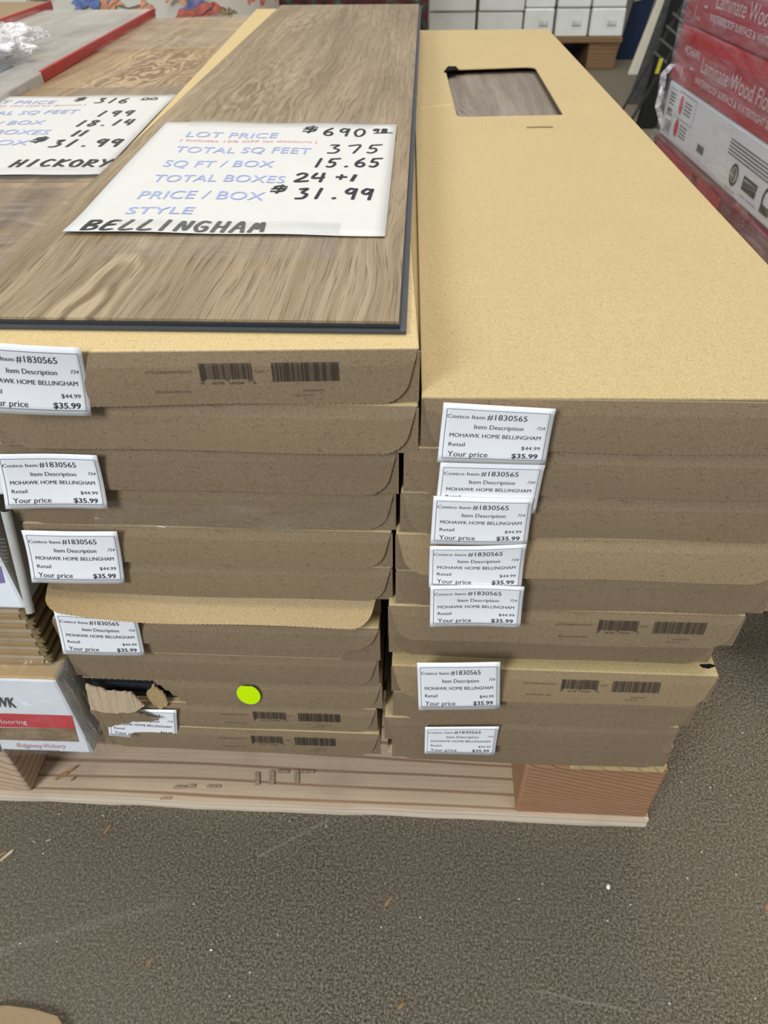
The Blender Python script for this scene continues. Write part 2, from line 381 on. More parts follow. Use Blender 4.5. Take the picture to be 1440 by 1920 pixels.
def put_disc(mb, surf, s, t, rs, rt, mi=0, n=24, inner=0.0):
    ring = [surf(s+rs*math.cos(2*math.pi*i/n), t+rt*math.sin(2*math.pi*i/n)) for i in range(n)]
    if inner:
        r2 = [surf(s+rs*inner*math.cos(2*math.pi*i/n), t+rt*inner*math.sin(2*math.pi*i/n)) for i in range(n)]
        mb.add(ring+r2, [(i, (i+1) % n, n+(i+1) % n, n+i) for i in range(n)], mi)
    else: mb.add(ring, [tuple(range(n))[::-1]], mi)
def put_barcode(mb, surf, s0, s1, t0, t1, mi=0, seed=1, upc=False):
    r = random.Random(seed); x = s0; w = (s1-s0)/ (95 if upc else 120)
    while x < s1-w:
        b = r.choice((1,1,1,2,2,3))*w; g = r.choice((1,1,1,2,2))*w*0.9
        extra = 0.12*(t1-t0) if upc and ((x-s0) < 6*w or abs(x-(s0+s1)/2) < 3*w or (s1-x) < 8*w) else 0
        put_rect(mb, surf, x, min(x+b, s1), t0, t1+extra, mi); x += b+g

# handwriting: strokes in a unit box (x right, y up)
HW = {
 '0': [[(.5,1),(.15,.8),(.05,.4),(.3,0),(.7,.05),(.95,.45),(.85,.85),(.5,1),(.4,.95)]],
 '1': [[(.6,1),(.35,0)]], '|': [[(.5,1),(.5,0)]],
 '2': [[(.05,.8),(.4,1),(.75,.85),(.6,.5),(.05,.05),(1,.1)]],
 '3': [[(.1,.95),(.75,.98),(.4,.62),(.85,.4),(.6,.05),(0,.02)]],
 '4': [[(.25,1),(.05,.45),(.9,.5)],[(.8,1),(.7,0)]],
 '5': [[(.3,.95),(.15,.55),(.6,.55),(.7,.25),(.35,.0),(0,.08)],[(.3,.95),(1.1,1.0)]],
 '6': [[(.7,1),(.15,.6),(.05,.2),(.45,0),(.8,.2),(.6,.48),(.15,.38)]],
 '7': [[(.0,.88),(.35,.95),(.95,.95),(.5,.0)]],
 '8': [[(.8,.9),(.4,1),(.15,.8),(.5,.55),(.85,.25),(.4,0),(.1,.25),(.5,.52),(.85,.8),(.75,.95)]],
 '9': [[(.8,.85),(.4,1),(.05,.7),(.35,.5),(.8,.75),(.85,.95),(.7,.0)]],
 '$': [[(.9,.85),(.4,.95),(.15,.7),(.8,.45),(.6,.15),(.0,.15)],[(.6,1.1),(.4,-.1)],[(.0,.5),(.9,.6)]],
 '.': [[(.4,.02),(.6,.05)]], '+': [[(.1,.5),(.9,.5)],[(.5,.85),(.45,.15)]], '-': [[(.0,.5),(1,.55)]],
 'B': [[(.1,.9),(.05,0)],[(.1,.95),(.75,.95),(.8,.7),(.2,.52),(.85,.4),(.8,.1),(.05,.0)]],
 'E': [[(.95,.95),(.3,.9),(.05,.2),(.2,.0),(.9,.08)],[(.2,.5),(.8,.58)]],
 'L': [[(.5,1),(.1,.05),(1,.08)]], 'I': [[(.6,1),(.4,0)]],
 'N': [[(.05,0),(.3,.9),(.75,.1),(1,.95)]],
 'G': [[(.9,.9),(.4,.95),(.05,.5),(.3,.05),(.8,.1),(.85,.45),(.5,.45)]],
 'H': [[(.2,1),(.05,0)],[(.95,1),(.8,0)],[(.1,.5),(.9,.5)]],
 'A': [[(0,0),(.55,1),(.9,0)],[(.2,.38),(.8,.4)]],
 'M': [[(.0,0),(.3,.85),(.5,.3),(.8,.9),(.95,.05)]],
 'C': [[(.95,.85),(.45,.95),(.05,.45),(.4,.05),(.95,.15)]],
 'K': [[(.2,1),(.05,0)],[(.95,.95),(.15,.45),(.9,.05)]],
 'O': [[(.5,.95),(.05,.6),(.2,.1),(.75,.05),(.95,.6),(.5,.95)]],
 'R': [[(.2,.9),(.05,0)],[(.1,.95),(.8,.9),(.7,.55),(.15,.45),(1,.0)]],
 'Y': [[(.0,1),(.4,.55)],[(.95,1),(.3,0)]],
}
def smooth_line(pts, n=4):
    out = []
    for i in range(len(pts)-1):
        p0 = pts[max(i-1, 0)]; p1 = pts[i]; p2 = pts[i+1]; p3 = pts[min(i+2, len(pts)-1)]
        for k in range(n):
            t = k/n
            out.append(tuple(0.5*((2*p1[a])+(-p0[a]+p2[a])*t+(2*p0[a]-5*p1[a]+4*p2[a]-p3[a])*t*t+(-p0[a]+3*p1[a]-3*p2[a]+p3[a])*t**3) for a in (0,1)))
    out.append(pts[-1]); return out
def put_hand(mb, surf, txt, s0, s1, t_base, h, ws, wt, mi=0, gap=0.25):
    n = len(txt); cell = (s1-s0)/(n+gap*(n-1)) if n > 1 else (s1-s0)
    for i, ch in enumerate(txt):
        if ch == ' ': continue
        x0 = s0 + i*cell*(1+gap)
        for st in HW[ch]:
            pts = [(x0+cell*a, t_base-h*b) for a, b in st]
            pts = smooth_line(pts) if len(pts) > 2 else pts
            for a, b in zip(pts[:-1], pts[1:]):
                dx = (b[0]-a[0])/ws; dy = (b[1]-a[1])/wt; L = math.hypot(dx, dy) or 1e-9
                nx = -dy/L*ws*0.5; ny = dx/L*wt*0.5; ex = dx/L*ws*0.28; ey = dy/L*wt*0.28
                mb.add([surf(a[0]+nx-ex, a[1]+ny-ey), surf(a[0]-nx-ex, a[1]-ny-ey), surf(b[0]-nx+ex, b[1]-ny+ey), surf(b[0]+nx+ex, b[1]+ny+ey)], [(0,1,2,3)], mi)

# ================================================================== SETTING
fl = MB(); fl.box((-7, -3, -0.05), (7, 12, 0.0)); tag(fl.build('floor', M['concrete']), kind='structure')

# ================================================================== PALLET under the stacks
def Z(dz): return H+dz
pal = empty('wooden_pallet', (-0.14, 0.9, 0), 'pine pallet carrying the two stacks of kraft flooring boxes', 'pallet')
def rough_board(x0, x1, y0, y1, z0, z1, name, mat, amp=0.0007, nx=40):
    mb = MB(); rr = random.Random(17 + int(y0*100)); ph = [rr.uniform(0, 6) for _ in range(4)]
    def fy(x): return y0 + amp*(math.sin(x*19+ph[0])+0.6*math.sin(x*53+ph[1])+0.4*math.sin(x*131+ph[2]))
    def fz(x): return amp*0.6*(math.sin(x*23+ph[3])+0.5*math.sin(x*71+ph[1]))
    xs = [x0+(x1-x0)*i/nx for i in range(nx+1)]
    vs = []
    for x in xs: vs += [(x, fy(x), z0+ max(0, fz(x))), (x, fy(x), z1+fz(x)), (x, y1, z1), (x, y1, z0)]
    for i in range(nx):
        a = i*4; b = a+4
        mb_f = [(a, b, b+1, a+1)]
        mb.add([vs[k] for k in (a, b, b+1, a+1)], [(0,1,2,3)], 1)
        mb.add([vs[k] for k in (a+1, b+1, b+2, a+2)], [(0,1,2,3)], 0)
        mb.add([vs[k] for k in (a+2, b+2, b+3, a+3)], [(0,1,2,3)], 0)
        mb.add([vs[k] for k in (a+3, b+3, b, a)], [(0,1,2,3)], 0)
    mb.add(vs[0:4], [(0,1,2,3)], 1); mb.add(vs[-4:], [(3,2,1,0)], 1)
    return mb
ZB = 0.0165
mb = MB()
for (u_, v_, w_, h_) in ((326, 1474, 22, 5), (352, 1472, 14, 6), (388, 1473, 26, 5), (478, 1449, 9, 24), (505, 1446, 10, 26), (520, 1444, 22, 7), (552, 1444, 9, 26), (563, 1445, 26, 6), (300, 1496, 20, 4)):
    q_ = [onz(u_, v_, -H+0.0172), onz(u_, v_+h_, -H+0.0172), onz(u_+w_, v_+h_, -H+0.0172), onz(u_+w_, v_, -H+0.0172)]
    mb.add([Vector((p_.x, p_.y, 0.0180)) for p_ in q_], [(0,1,2,3)])
mb.build('stamp', [M['stamp']], pal, label='faded dark stamp marks')
for k, y in enumerate((0.3435, 0.92, 1.50)):
    rough_board(-0.98, 0.238, y, y+0.14, 0.0, ZB, 'bottom_board%d' % k, None).build('bottom_board', [M['pallet'], M['pallet_edge']], pal)
for bx0, bx1 in ((-0.515, -0.386), (0.107, 0.236)):
    for k, y in enumerate((0.3455, 0.92, 1.50)):
        mb = MB(); mb.box((bx0, y, ZB), (bx1, y+0.137, Z(-0.6085)))
        mb.build('block', M['block_end'] if bx0 < 0 else M['block'], pal, bevel=0.003)
for k, y in enumerate((0.3455, 0.92, 1.5)):
    mb = MB(); mb.box((-0.98, y, ZB), (-0.86, y+0.137, Z(-0.6085))); mb.build('block', M['block_end'], pal, bevel=0.003)
for dx0, dx1, mt in ((0.146, 0.2305, 'yellow_board'), (-0.02, 0.085, 'pallet'), (-0.19, -0.08, 'pallet'), (-0.36, -0.24, 'pallet'), (-0.52, -0.41, 'pallet'), (-0.70, -0.58, 'pallet'), (-0.98, -0.80, 'pallet')):
    mb = MB(); mb.box((dx0, 0.3425 if dx0 > 0.1 else 0.352, Z(-0.6083)), (dx1, 1.645, Z(-0.5955))); mb.build('deck_board', M[mt], pal, bevel=0.0015)

# ================================================================== KRAFT FLOORING BOXES
WB = 0.250; LB = 1.30; HB = 0.034
def flap_mb(x0, x1, yh, zt, h, tilt, rot=0.0, pivot=None, R=0.013, slant=0.007, curl=None, cut=None, seed=0, th=0.0014):
    """end flap hinged along the lid edge: rounded lower corners and a saw-cut lower edge"""
    mb = MB(); nu, nv = 200, 4; w = x1-x0; rr = random.Random(seed); p1, p2 = rr.uniform(0, 6), rr.uniform(0, 6)
    Rm = Matrix.Rotation(rot, 3, 'Z'); pv = Vector(pivot) if pivot else Vector((0,0,0))
    # columns packed densely in the corners
    cs = []
    for i in range(nu+1):
        a = i/nu
        if a < 0.08: s = R*(1-math.cos(a/0.08*math.pi/2))
        elif a > 0.92: s = w - R*(1-math.cos((1-a)/0.08*math.pi/2))
        else: s = R+(w-2*R)*(a-0.08)/0.84
        cs.append(s)
    def fn(a, b):
        i = int(round(a*nu)); s = cs[i]; e = min(s, w-s)
        tm = h
        if e < R: tm = h - (R - math.sqrt(max(0, R*R-(R-e)**2)))
        tm += 0.00035*math.sin(i*2.4) + 0.0006*math.sin(s*38+p1)
        if cut is not None and x0+s < cut:
            tm = max(0.0006, h*max(0.0, 1-(cut-x0-s)/0.022) + 0.002*math.sin(i*1.7))
        t = tm*b; ang = tilt(s/w) if callable(tilt) else tilt
        x = x0+s + slant*(t/h)*(1-2*s/w)
        bow = 0.0008*math.sin(math.pi*s/w)*math.sin(math.pi*b*0.9)
        y = yh - 0.0016 - t*math.sin(ang) - bow; z = zt - 0.0012 - t*math.cos(ang)
        if b == 0: y += 0.0011; z += 0.0003
        v = Vector((x, y, z))
        return Rm @ (v-pv) + pv if rot else v
    mb.slab(fn, nu, nv, (0, th, 0))
    return mb

def lit_tops(o):
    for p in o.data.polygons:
        if p.normal.z > 0.9: p.material_index = 1  # upward faces take the lit card colour, other sides the shaded one
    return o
def flooring_box(name, label, x0, x1, yf, ztop, zbot, tilt, seed, flap='kraft_shaded', flap_h=None, rot=0.0, body=True, slant=0.007,
                 stack='', cut=None, curl=None, hinge_back=0.0, droop=0.0):
    piv = (x1, yf, 0)
    root = empty('cardboard_box', ((x0+x1)/2, yf+LB/2, zbot), label, 'cardboard box', stack)
    h = flap_h or (ztop-zbot-0.0024)
    if body:
        mb = MB()
        if cut is None:
            inset = 0.0 if flap_h else 0.008
            mb.box((x0, yf+inset, zbot+0.0004), (x1, yf+LB, ztop), rot=rot, pivot=piv)
            if inset: mb.box((x0, yf-0.0004, ztop-0.0022), (x1, yf+0.0095, ztop), 2, rot=rot, pivot=piv)
        else:
            mb.box((x0, yf+0.05, zbot+0.0004), (x1, yf+LB, ztop)); mb.box((cut+0.006, yf, zbot+0.0004), (x1, yf+0.05, ztop))
            mb.box((x0+0.001, yf+0.001, zbot+0.0004), (cut+0.006, yf+0.05, zbot+0.0018))
        if droop: 
            for v in mb.v:
                if v.y > yf+LB*0.6: v.z += droop
        lit_tops(mb.build('carton_body', [M['kraft_shaded'], M['kraft_top'], M['kraft_rim_lit']], root, bevel=0.0012))
        for sx in (0, 1):                      # tucked side flaps behind the big end flap
            if cut is not None and sx == 0: continue
            mb = MB(); xa = x1 if sx else x0; d = -1 if sx else 1
            q = [Vector((xa-d*0.0004, yf-0.0006, ztop-0.002)), Vector((xa-d*0.0004, yf-0.0006, zbot+0.001)), Vector((xa+d*0.030, yf-0.0006, zbot+0.001)), Vector((xa+d*0.016, yf-0.0006, ztop-0.002))]
            if rot:
                Rm = Matrix.Rotation(rot, 3, 'Z'); pv = Vector(piv); q = [Rm @ (v-pv)+pv for v in q]
            mb.hexa(q, [v+Vector((0, 0.0012, 0)) for v in q]); mb.build('side_flap', [M['kraft_shaded']], root)
    fm = flap_mb(x0+0.001, x1-0.001, yf+hinge_back, ztop, h, tilt, rot, piv, slant=slant, cut=cut, seed=seed)
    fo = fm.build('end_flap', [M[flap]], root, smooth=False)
    def surf(s, t, off=0.0004):                # s metres from the right edge leftwards, t metres below the lid edge
        ang = tilt(0.5) if callable(tilt) else tilt
        v = Vector((x1-s, yf+hinge_back-0.0016-t*math.sin(ang)-off-0.0008*math.sin(math.pi*min(1, s/WB))*math.sin(math.pi*0.9*min(1, t/h))-0.0002, ztop-0.0012-t*math.cos(ang)))
        if rot:
            Rm = Matrix.Rotation(rot, 3, 'Z'); pv = Vector(piv); v = Rm @ (v-pv)+pv
        return v
    return root, fo, surf

def barcode_print(root, surf, seed, shift=0.0, faint=False):
    mb = MB(); q = lambda s, t: surf(shift-s, t)
    put_barcode(mb, q, -0.1185, -0.0905, 0.0055, 0.0150, 0, 5, upc=True)
    put_barcode(mb, q, -0.0795, -0.0435, 0.0055, 0.0168, 0, 9)
    put_text(mb, q, '0', -0.1190, -0.1172, 0.0180, 0.0016, 0); put_text(mb, q, '36738', -0.1130, -0.1065, 0.0180, 0.0016, 0)
    put_text(mb, q, '16226', -0.1035, -0.0955, 0.0180, 0.0016, 0); put_text(mb, q, '0', -0.0905, -0.0890, 0.0180, 0.0016, 0)
    put_text(mb, q, 'S.HC', -0.0890, -0.0835, 0.0112, 0.0016, 1)
    put_text(mb, q, '67970.848.09H470.VT', -0.1480, -0.1225, 0.0112, 0.0016, 1)
    put_text(mb, q, 'BELLINGHAM OAK', -0.1450, -0.1250, 0.0232, 0.0016, 1)
    put_text(mb, q, '36038336670', -0.0640, -0.0520, 0.0232, 0.0014, 1); put_text(mb, q, '120" 2K 1/20', -0.0680, -0.0580, 0.0262, 0.0014, 1)
    mb.build('barcode_print', [M['barcode'], M['fadedink']], root)

def price_sticker(root, corners, y, seed=0, dy=0.0, curl=0.0015, tw=0.0):
    """printed price sticker glued across the box end; corners TL TR BR BL are its own four corners on the plane y"""
    TL, TR, BR, BL = [ony(u, v, yy_) for (u, v), yy_ in zip(corners, (y-tw, y, y, y-tw))]
    w = (TR-TL).length; r = random.Random(seed); c1 = r.uniform(-1, 1)
    def surf(s, t, off=0.0):
        p = (TL*(1-s)+TR*s)*(1-t) + (BL*(1-s)+BR*s)*t
        p = p.copy(); p.y -= dy + curl*(4*(t-0.5)**2) + 0.0006*c1*math.sin(5*s+2) + off
        p.y += 0.0011*0
        return p
    mb = MB(); mb.slab(lambda a, b: surf(a, b), 14, 8, (0, 0.00018, 0))
    st = mb.build('price_sticker', [M['sticker']], root, smooth=True, label='white printed price sticker')
    tx = MB(); f = lambda s, t: surf(s, t, 0.00022)
    put_frame(tx, f, 0.035, 0.965, 0.09, 0.93, 0.0045, 0.010, 1, 10)
    put_text(tx, f, 'Costco Item', 0.045, 0.385, 0.245, 0.065)
    put_text(tx, f, '#1830565', 0.405, 0.765, 0.250, 0.100)
    put_text(tx, f, 'Item Description', 0.30, 0.745, 0.415, 0.078)
    put_text(tx, f, '724', 0.865, 0.940, 0.385, 0.055, shear=0.25)
    put_text(tx, f, 'MOHAWK HOME BELLINGHAM', 0.085, 0.915, 0.565, 0.070)
    put_text(tx, f, 'Retail', 0.085, 0.235, 0.720, 0.068); put_text(tx, f, '$44.99', 0.755, 0.925, 0.745, 0.062)
    put_text(tx, f, 'Your price', 0.085, 0.455, 0.895, 0.095); put_text(tx, f, '$35.99', 0.675, 0.915, 0.895, 0.085, bold=True)
    tx.build('lettering', [M['ink'], M['rule']], st)
    return st

R_ = math.radians
ordn = ['topmost', 'second', 'third', 'fourth', 'fifth', 'sixth', 'seventh', 'eighth', 'ninth', 'tenth', 'eleventh', 'twelfth']
# ---- left stack: top heights, right edge, front y
LZ = [-0.186-0.034*i for i in range(13)]; LZ[7] = -0.4190
LX = [0.0003, 0.0004, -0.0108, -0.0126, -0.0148, -0.0150, -0.0245, -0.0246, -0.0262, -0.0238, -0.0285, -0.0262]
LY = [0.3440, 0.3410, 0.3440, 0.3476, 0.3465, 0.3472, 0.3590, 0.3440, 0.3452, 0.3455, 0.3450, 0.3425]
LT = [1.5, 2.0, 1.5, 1.5, 2.5, 2.5, 0, 3.0, 2.0, 1.5, 1.5, 2.5]
LLAB = {0: 'kraft flooring box topmost in the left stack, under the loose oak plank',
        1: 'kraft flooring box second from the top of the left stack',
        2: 'kraft flooring box third from top of the left stack, with price sticker',
        3: 'kraft flooring box fourth from top of the left stack, plain end',
        4: 'kraft flooring box fifth from top of the left stack, with price sticker',
        5: 'kraft flooring box of the left stack just above the lifted tan flap',
        6: 'kraft flooring box with its tan end flap lifted outwards, left stack',
        7: 'kraft flooring box right below the lifted flap, sticker half under that flap',
        8: 'kraft flooring box directly above the torn one, left stack',
        9: 'kraft flooring box with torn left corner and round neon yellow dot',
        10: 'kraft flooring box second from bottom of the left stack, sticker under torn flap',
        11: 'kraft flooring box at the bottom of the left stack, with barcodes'}
left = []
for i in range(12):
    x1 = LX[i]; w = 0.258 if i == 0 else (0.254 if i == 3 else WB)
    kw = {}
    flap = 'kraft_shaded'; tilt = R_(LT[i]); fh = None
    if i == 0: kw['rot'] = R_(2.8); kw['droop'] = 0.008
    if i == 6:
        tilt = lambda a: R_(50 + 36*max(0.0, 1-a/0.38)**1.3); flap = 'kraft_lit'; fh = 0.0285
    if i == 7: fh = 0.0215; tilt = R_(5)
    if i == 9: kw['cut'] = -0.193
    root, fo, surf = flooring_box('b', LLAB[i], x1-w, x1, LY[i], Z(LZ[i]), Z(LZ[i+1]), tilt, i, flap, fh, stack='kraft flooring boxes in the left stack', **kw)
    left.append((root, surf))
    if i in (0,): barcode_print(root, surf, i)
    if i == 10: barcode_print(root, surf, i, shift=-0.012)
    if i == 11: barcode_print(root, surf, i, shift=-0.004)
price_sticker(left[0][0], [(-62, 637), (152, 650), (173, 778), (-42, 770)], 0.3325, 1, dy=0.0, tw=0.0115)
price_sticker(left[2][0], [(-8, 848), (183, 850), (204, 951), (13, 951)], 0.3390, 2)
price_sticker(left[4][0], [(41, 992), (220, 994), (235, 1092), (61, 1090)], 0.3415, 3)
price_sticker(left[7][0], [(101, 1146), (256, 1155), (272, 1229), (119, 1226)], 0.3393, 4, curl=0.0006)
price_sticker(left[10][0], [(199, 1329), (331, 1330), (334, 1392), (205, 1378)], 0.3405, 5, curl=0.0006)
mb = MB()
def fs(a_, b_):
    u = 178+560*a_; v = 940+52*b_+10*math.sin(3*a_)*(1-b_); p_ = ony(u, v, 0.3415); p_.y += 0.0012*math.sin(17*a_+6*b_); return p_
mb.grid(fs, 80, 10); mb.build('plastic_wrap', [M['film_strip']], left[3][0], smooth=True, label='torn strip of clear film')
# neon dot
mb = MB(); q = left[9][1]; c = ony(466, 1303, 0.3408); ring = []
for k in range(40):
    a = 2*math.pi*k/40; ring.append(Vector((c.x+0.0098*math.cos(a), 0.3408, c.z+max(-0.0135, min(0.0118, 0.0135*math.sin(a))))))
mb.add(ring+[p+Vector((0, 0.0004, 0)) for p in ring], [tuple(range(40))]+[(k, 40+k, 40+(k+1) % 40, (k+1) % 40) for k in range(40)])
mb.build('dot_sticker', [M['neon']], left[9][0], label='round neon yellow sticker')

# torn corner of the tenth box: peeled liner pieces and the plank ends inside
tornroot = left[9][0]
def ragged(pts, y0, y1, name, mat, parent, th=0.0016, seed=3, amp=0.0012):
    r = random.Random(seed); P = []
    for a, b in zip(pts, pts[1:]+pts[:1]):
        n = 7
        for k in range(n):
            t = k/n; P.append((a[0]+(b[0]-a[0])*t+r.uniform(-1, 1)*2.2, a[1]+(b[1]-a[1])*t+r.uniform(-1, 1)*1.6))
    vmin = min(p[1] for p in P); vmax = max(p[1] for p in P)
    V = [ony(u, v, y0+(y1-y0)*(v-vmin)/(vmax-vmin)+r.uniform(-1, 1)*0.0004) for u, v in P]
    bm = bmesh.new(); vs = [bm.verts.new(v) for v in V]; f = bm.faces.new(vs); 
    bmesh.ops.triangulate(bm, faces=[f]); bm.normal_update()
    g = bmesh.ops.extrude_face_region(bm, geom=list(bm.faces))
    for e in g['geom']:
        if isinstance(e, bmesh.types.BMVert): e.co.y += th
    m_ = MB(); bm.verts.index_update(); m_.add([v.co.copy() for v in bm.verts], [[v.index for v in f.verts] for f in bm.faces]); bm.free()
    return m_.build(name, [M[mat]], parent)
ragged([(161, 1285), (200, 1296), (245, 1300), (270, 1325), (252, 1336), (215, 1338), (170, 1331)], 0.339, 0.333, 'torn_liner', 'kraft_torn', tornroot, seed=4)
ragged([(168, 1330), (215, 1337), (252, 1334), (298, 1352), (250, 1354), (222, 1358), (205, 1363), (190, 1358)], 0.3335, 0.3355, 'torn_flap', 'kraft_shaded', tornroot, seed=5)
ragged([(286, 1283), (306, 1300), (315, 1322), (300, 1330), (284, 1318), (276, 1300)], 0.343, 0.341, 'torn_edge', 'kraft_lit', tornroot, seed=6)
for k in range(5):
    z = Z(LZ[10])+0.0022+k*0.0062
    mb = MB(); mb.box((-0.270, LY[9]+0.0025+0.0015*(k % 2), z), (-0.188-0.002*(k % 3), LY[9]+0.048, z+0.0052))
    o = mb.build('vinyl_plank', [M['core']], None, bevel=0.0006, origin=(-0.23, LY[9]+0.03, z))
    tag(o, 'dark vinyl plank end inside the torn box corner', 'plank', 'plank ends inside the torn box')

# ---- right stack
RZ = [-0.2145-0.0345*i for i in range(12)]
RXL = [0.0022, -0.0070, -0.0090, -0.0120, -0.0118, -0.0172, -0.0175, -0.0152, -0.0140, -0.0212, -0.0150]
RXR = [0.255, 0.246, 0.245, 0.2425, 0.2432, 0.2325, 0.2280, 0.2338, 0.2285, 0.2215, 0.2262]
RYB = [0.3382, 0.3387, 0.3389, 0.3352, 0.3386, 0.3354, 0.3483, 0.3320, 0.3355, 0.3345, 0.3382]
RTI = [2.0, 2.0, 2.0, 7.0, 2.0, 5.0, 2.0, 9.0, 3.0, 2.5, 2.0]
RLAB = {0: 'kraft flooring box topmost in the right stack, window cut in its lid',
        1: 'kraft flooring box second from top of the right stack, sticker partly covered',
        2: 'kraft flooring box third from top of the right stack',
        3: 'kraft flooring box fourth from top of the right stack, paler tipped end',
        4: 'kraft flooring box with the lowest of the five joined stickers, right stack',
        5: 'kraft flooring box with barcodes just below the five joined price stickers',
        6: 'pushed-in kraft flooring box between the two barcoded boxes of the right stack',
        7: 'protruding kraft flooring box with barcodes and a price sticker, right stack',
        8: 'kraft flooring box ninth from top of the right stack, narrow strip showing',
        9: 'kraft flooring box second from bottom of the right stack, with price sticker',
        10: 'kraft flooring box at the bottom of the right stack'}
rightb = []
for i in range(11):
    h = RZ[i]-RZ[i+1]-0.0012; yh = RYB[i] + h*math.sin(R_(RTI[i])) + 0.0016
    flap = 'kraft_pale' if i in (3, 7) else 'kraft_shaded'
    if i == 0:
        root = empty('cardboard_box', (0.13, 0.99, Z(RZ[1])), RLAB[0], 'cardboard box', 'kraft flooring boxes in the right stack')
        rr1 = R_(1.2); Rm1 = Matrix.Rotation(rr1, 3, 'Z'); pv1 = Vector((RXL[0], yh, 0))
        def turn(m_):
            m_.v = [Rm1 @ (v-pv1)+pv1 for v in m_.v]; return m_
        x0, x1 = RXL[0], RXR[0]+0.004; zt, zb = Z(RZ[0]), Z(RZ[1])+0.0004
        mb = MB(); t_ = 0.0016
        mb.box((x0, yh, zb), (x1, yh+LB, zb+t_)); mb.box((x0, yh, zb+t_), (x0+t_, yh+LB, zt-t_)); mb.box((x1-t_, yh, zb+t_), (x1, yh+LB, zt-t_))
        mb.box((x0+t_, yh, zb+t_), (x1-t_, yh+t_, zt-t_)); mb.box((x0+t_, yh+LB-t_, zb+t_), (x1-t_, yh+LB, zt-t_))
        turn(mb).build('carton_body', [M['kraft_shaded']], root)
        # lid with the window cut through it
        hole = [onz(835, 130, RZ[0]), onz(1002, 124, RZ[0]), onz(1056, 215, RZ[0]), onz(857, 219, RZ[0])]
        bm = bmesh.new(); zt2 = zt
        outer = []
        R0 = 0.0015
        for a, b in (((x0), (yh)), ((x1), (yh)), ((x1), (yh+LB)), ((x0), (yh+LB))): outer.append(bm.verts.new(Rm1 @ (Vector((a, b, zt2))-pv1)+pv1))
        inner = []; rads = [0.002, 0.018, 0.004, 0.012]
        for k in range(4):
            p = hole[k]; a = hole[k-1]; c = hole[(k+1) % 4]; r = rads[k]
            d1 = (a-p).normalized(); d2 = (c-p).normalized()
            for j in range(6):
                t = j/5; q0 = p+d1*r; q1 = p+d2*r; v = q0*(1-t)**2 + p*2*t*(1-t) + q1*t*t
                inner.append(bm.verts.new((v.x, v.y, zt2)))
        E_ = [bm.edges.new((outer[k], outer[(k+1) % 4])) for k in range(4)] + [bm.edges.new((inner[k], inner[(k+1) % len(inner)])) for k in range(len(inner))]
        bmesh.ops.triangle_fill(bm, use_beauty=True, use_dissolve=False, edges=E_)
        bmesh.ops.recalc_face_normals(bm, faces=list(bm.faces))
        if bm.faces[:][0].normal.z < 0: bmesh.ops.reverse_faces(bm, faces=list(bm.faces))
        g = bmesh.ops.extrude_face_region(bm, geom=list(bm.faces))
        for e in g['geom']:
            if isinstance(e, bmesh.types.BMVert): e.co.z -= 0.0022
        bmesh.ops.recalc_face_normals(bm, faces=list(bm.faces))
        bm.verts.index_update(); mb = MB(); mb.add([v.co.copy() for v in bm.verts], [[v.index for v in f.verts] for f in bm.faces]); bm.free()
        mb.build('lid', [M['kraft_top']], root, bevel=0.0008)
        # raised crease across the lid
        mb = MB(); a = onz(787, 204, RZ[0]); b = onz(848, 196, RZ[0]); mb.hexa([a+Vector((0,-0.004,0.0001)), b+Vector((0,-0.004,0.0001)), b+Vector((0,0.004,0.0001)), a+Vector((0,0.004,0.0001))], [a+Vector((0,-0.001,0.0014)), b+Vector((0,-0.001,0.0010)), b+Vector((0,0.001,0.0010)), a+Vector((0,0.001,0.0014))])
        mb.build('lid_crease', [M['kraft_top']], root)
        mb = MB(); mb.hexa([onz(832, 134, RZ[0]+0.002), onz(860, 130, RZ[0]+0.002), onz(855, 124, RZ[0]+0.003), onz(840, 124, RZ[0]+0.003)], [onz(834, 136, RZ[0]-0.002), onz(855, 134, RZ[0]-0.002), onz(852, 128, RZ[0]-0.001), onz(842, 128, RZ[0]-0.001)])
        mb.build('torn_tab', [M['black']], root, label='dark scorched-looking torn bit at the window corner')
        fm = flap_mb(x0+0.001, x1-0.001, yh, zt, h, R_(2.0), rr1*0.3, (x0, yh, 0), seed=40); fm.build('end_flap', [M[flap]], root)
        # plank inside
        mb = MB(); mb.box((x0+0.003, yh+0.01, zt-0.016), (x1-0.003, yh+LB-0.01, zt-0.0085))
        o = turn(mb).build('vinyl_plank', [M['inset']], None, bevel=0.0005, origin=(0.035, 0.95, zt-0.016))
        tag(o, 'grey oak vinyl plank seen through the window cut in the top right box', 'plank')
        rightb.append((root, None)); continue
    fh = None; hb = 0.0
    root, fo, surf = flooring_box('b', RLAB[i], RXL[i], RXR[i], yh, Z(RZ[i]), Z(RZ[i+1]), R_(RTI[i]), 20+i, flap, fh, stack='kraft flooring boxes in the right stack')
    rightb.append((root, surf))
    if i == 5: barcode_print(root, surf, i, shift=-0.018)
    if i == 7: barcode_print(root, surf, i, shift=-0.001)
price_sticker(rightb[0][0], [(832, 753), (1042, 765), (1022, 870), (820, 864)], 0.3345, 11, curl=0.001)
price_sticker(rightb[1][0], [(826, 866), (1022, 871), (1003, 962), (816, 957)], 0.3350, 12, curl=0.0006)
price_sticker(rightb[2][0], [(813, 929), (1000, 934), (988, 1021), (807, 1019)], 0.3335, 13, curl=0.0008)
price_sticker(rightb[3][0], [(806, 1022), (987, 1018), (977, 1102), (804, 1099)], 0.3318, 14, curl=0.0015)
price_sticker(rightb[4][0], [(807, 1095), (983, 1097), (975, 1174), (806, 1172)], 0.3300, 15, curl=0.0012)
price_sticker(rightb[7][0], [(782, 1242), (938, 1240), (937, 1329), (785, 1331)], 0.3285, 16, curl=0.0006)
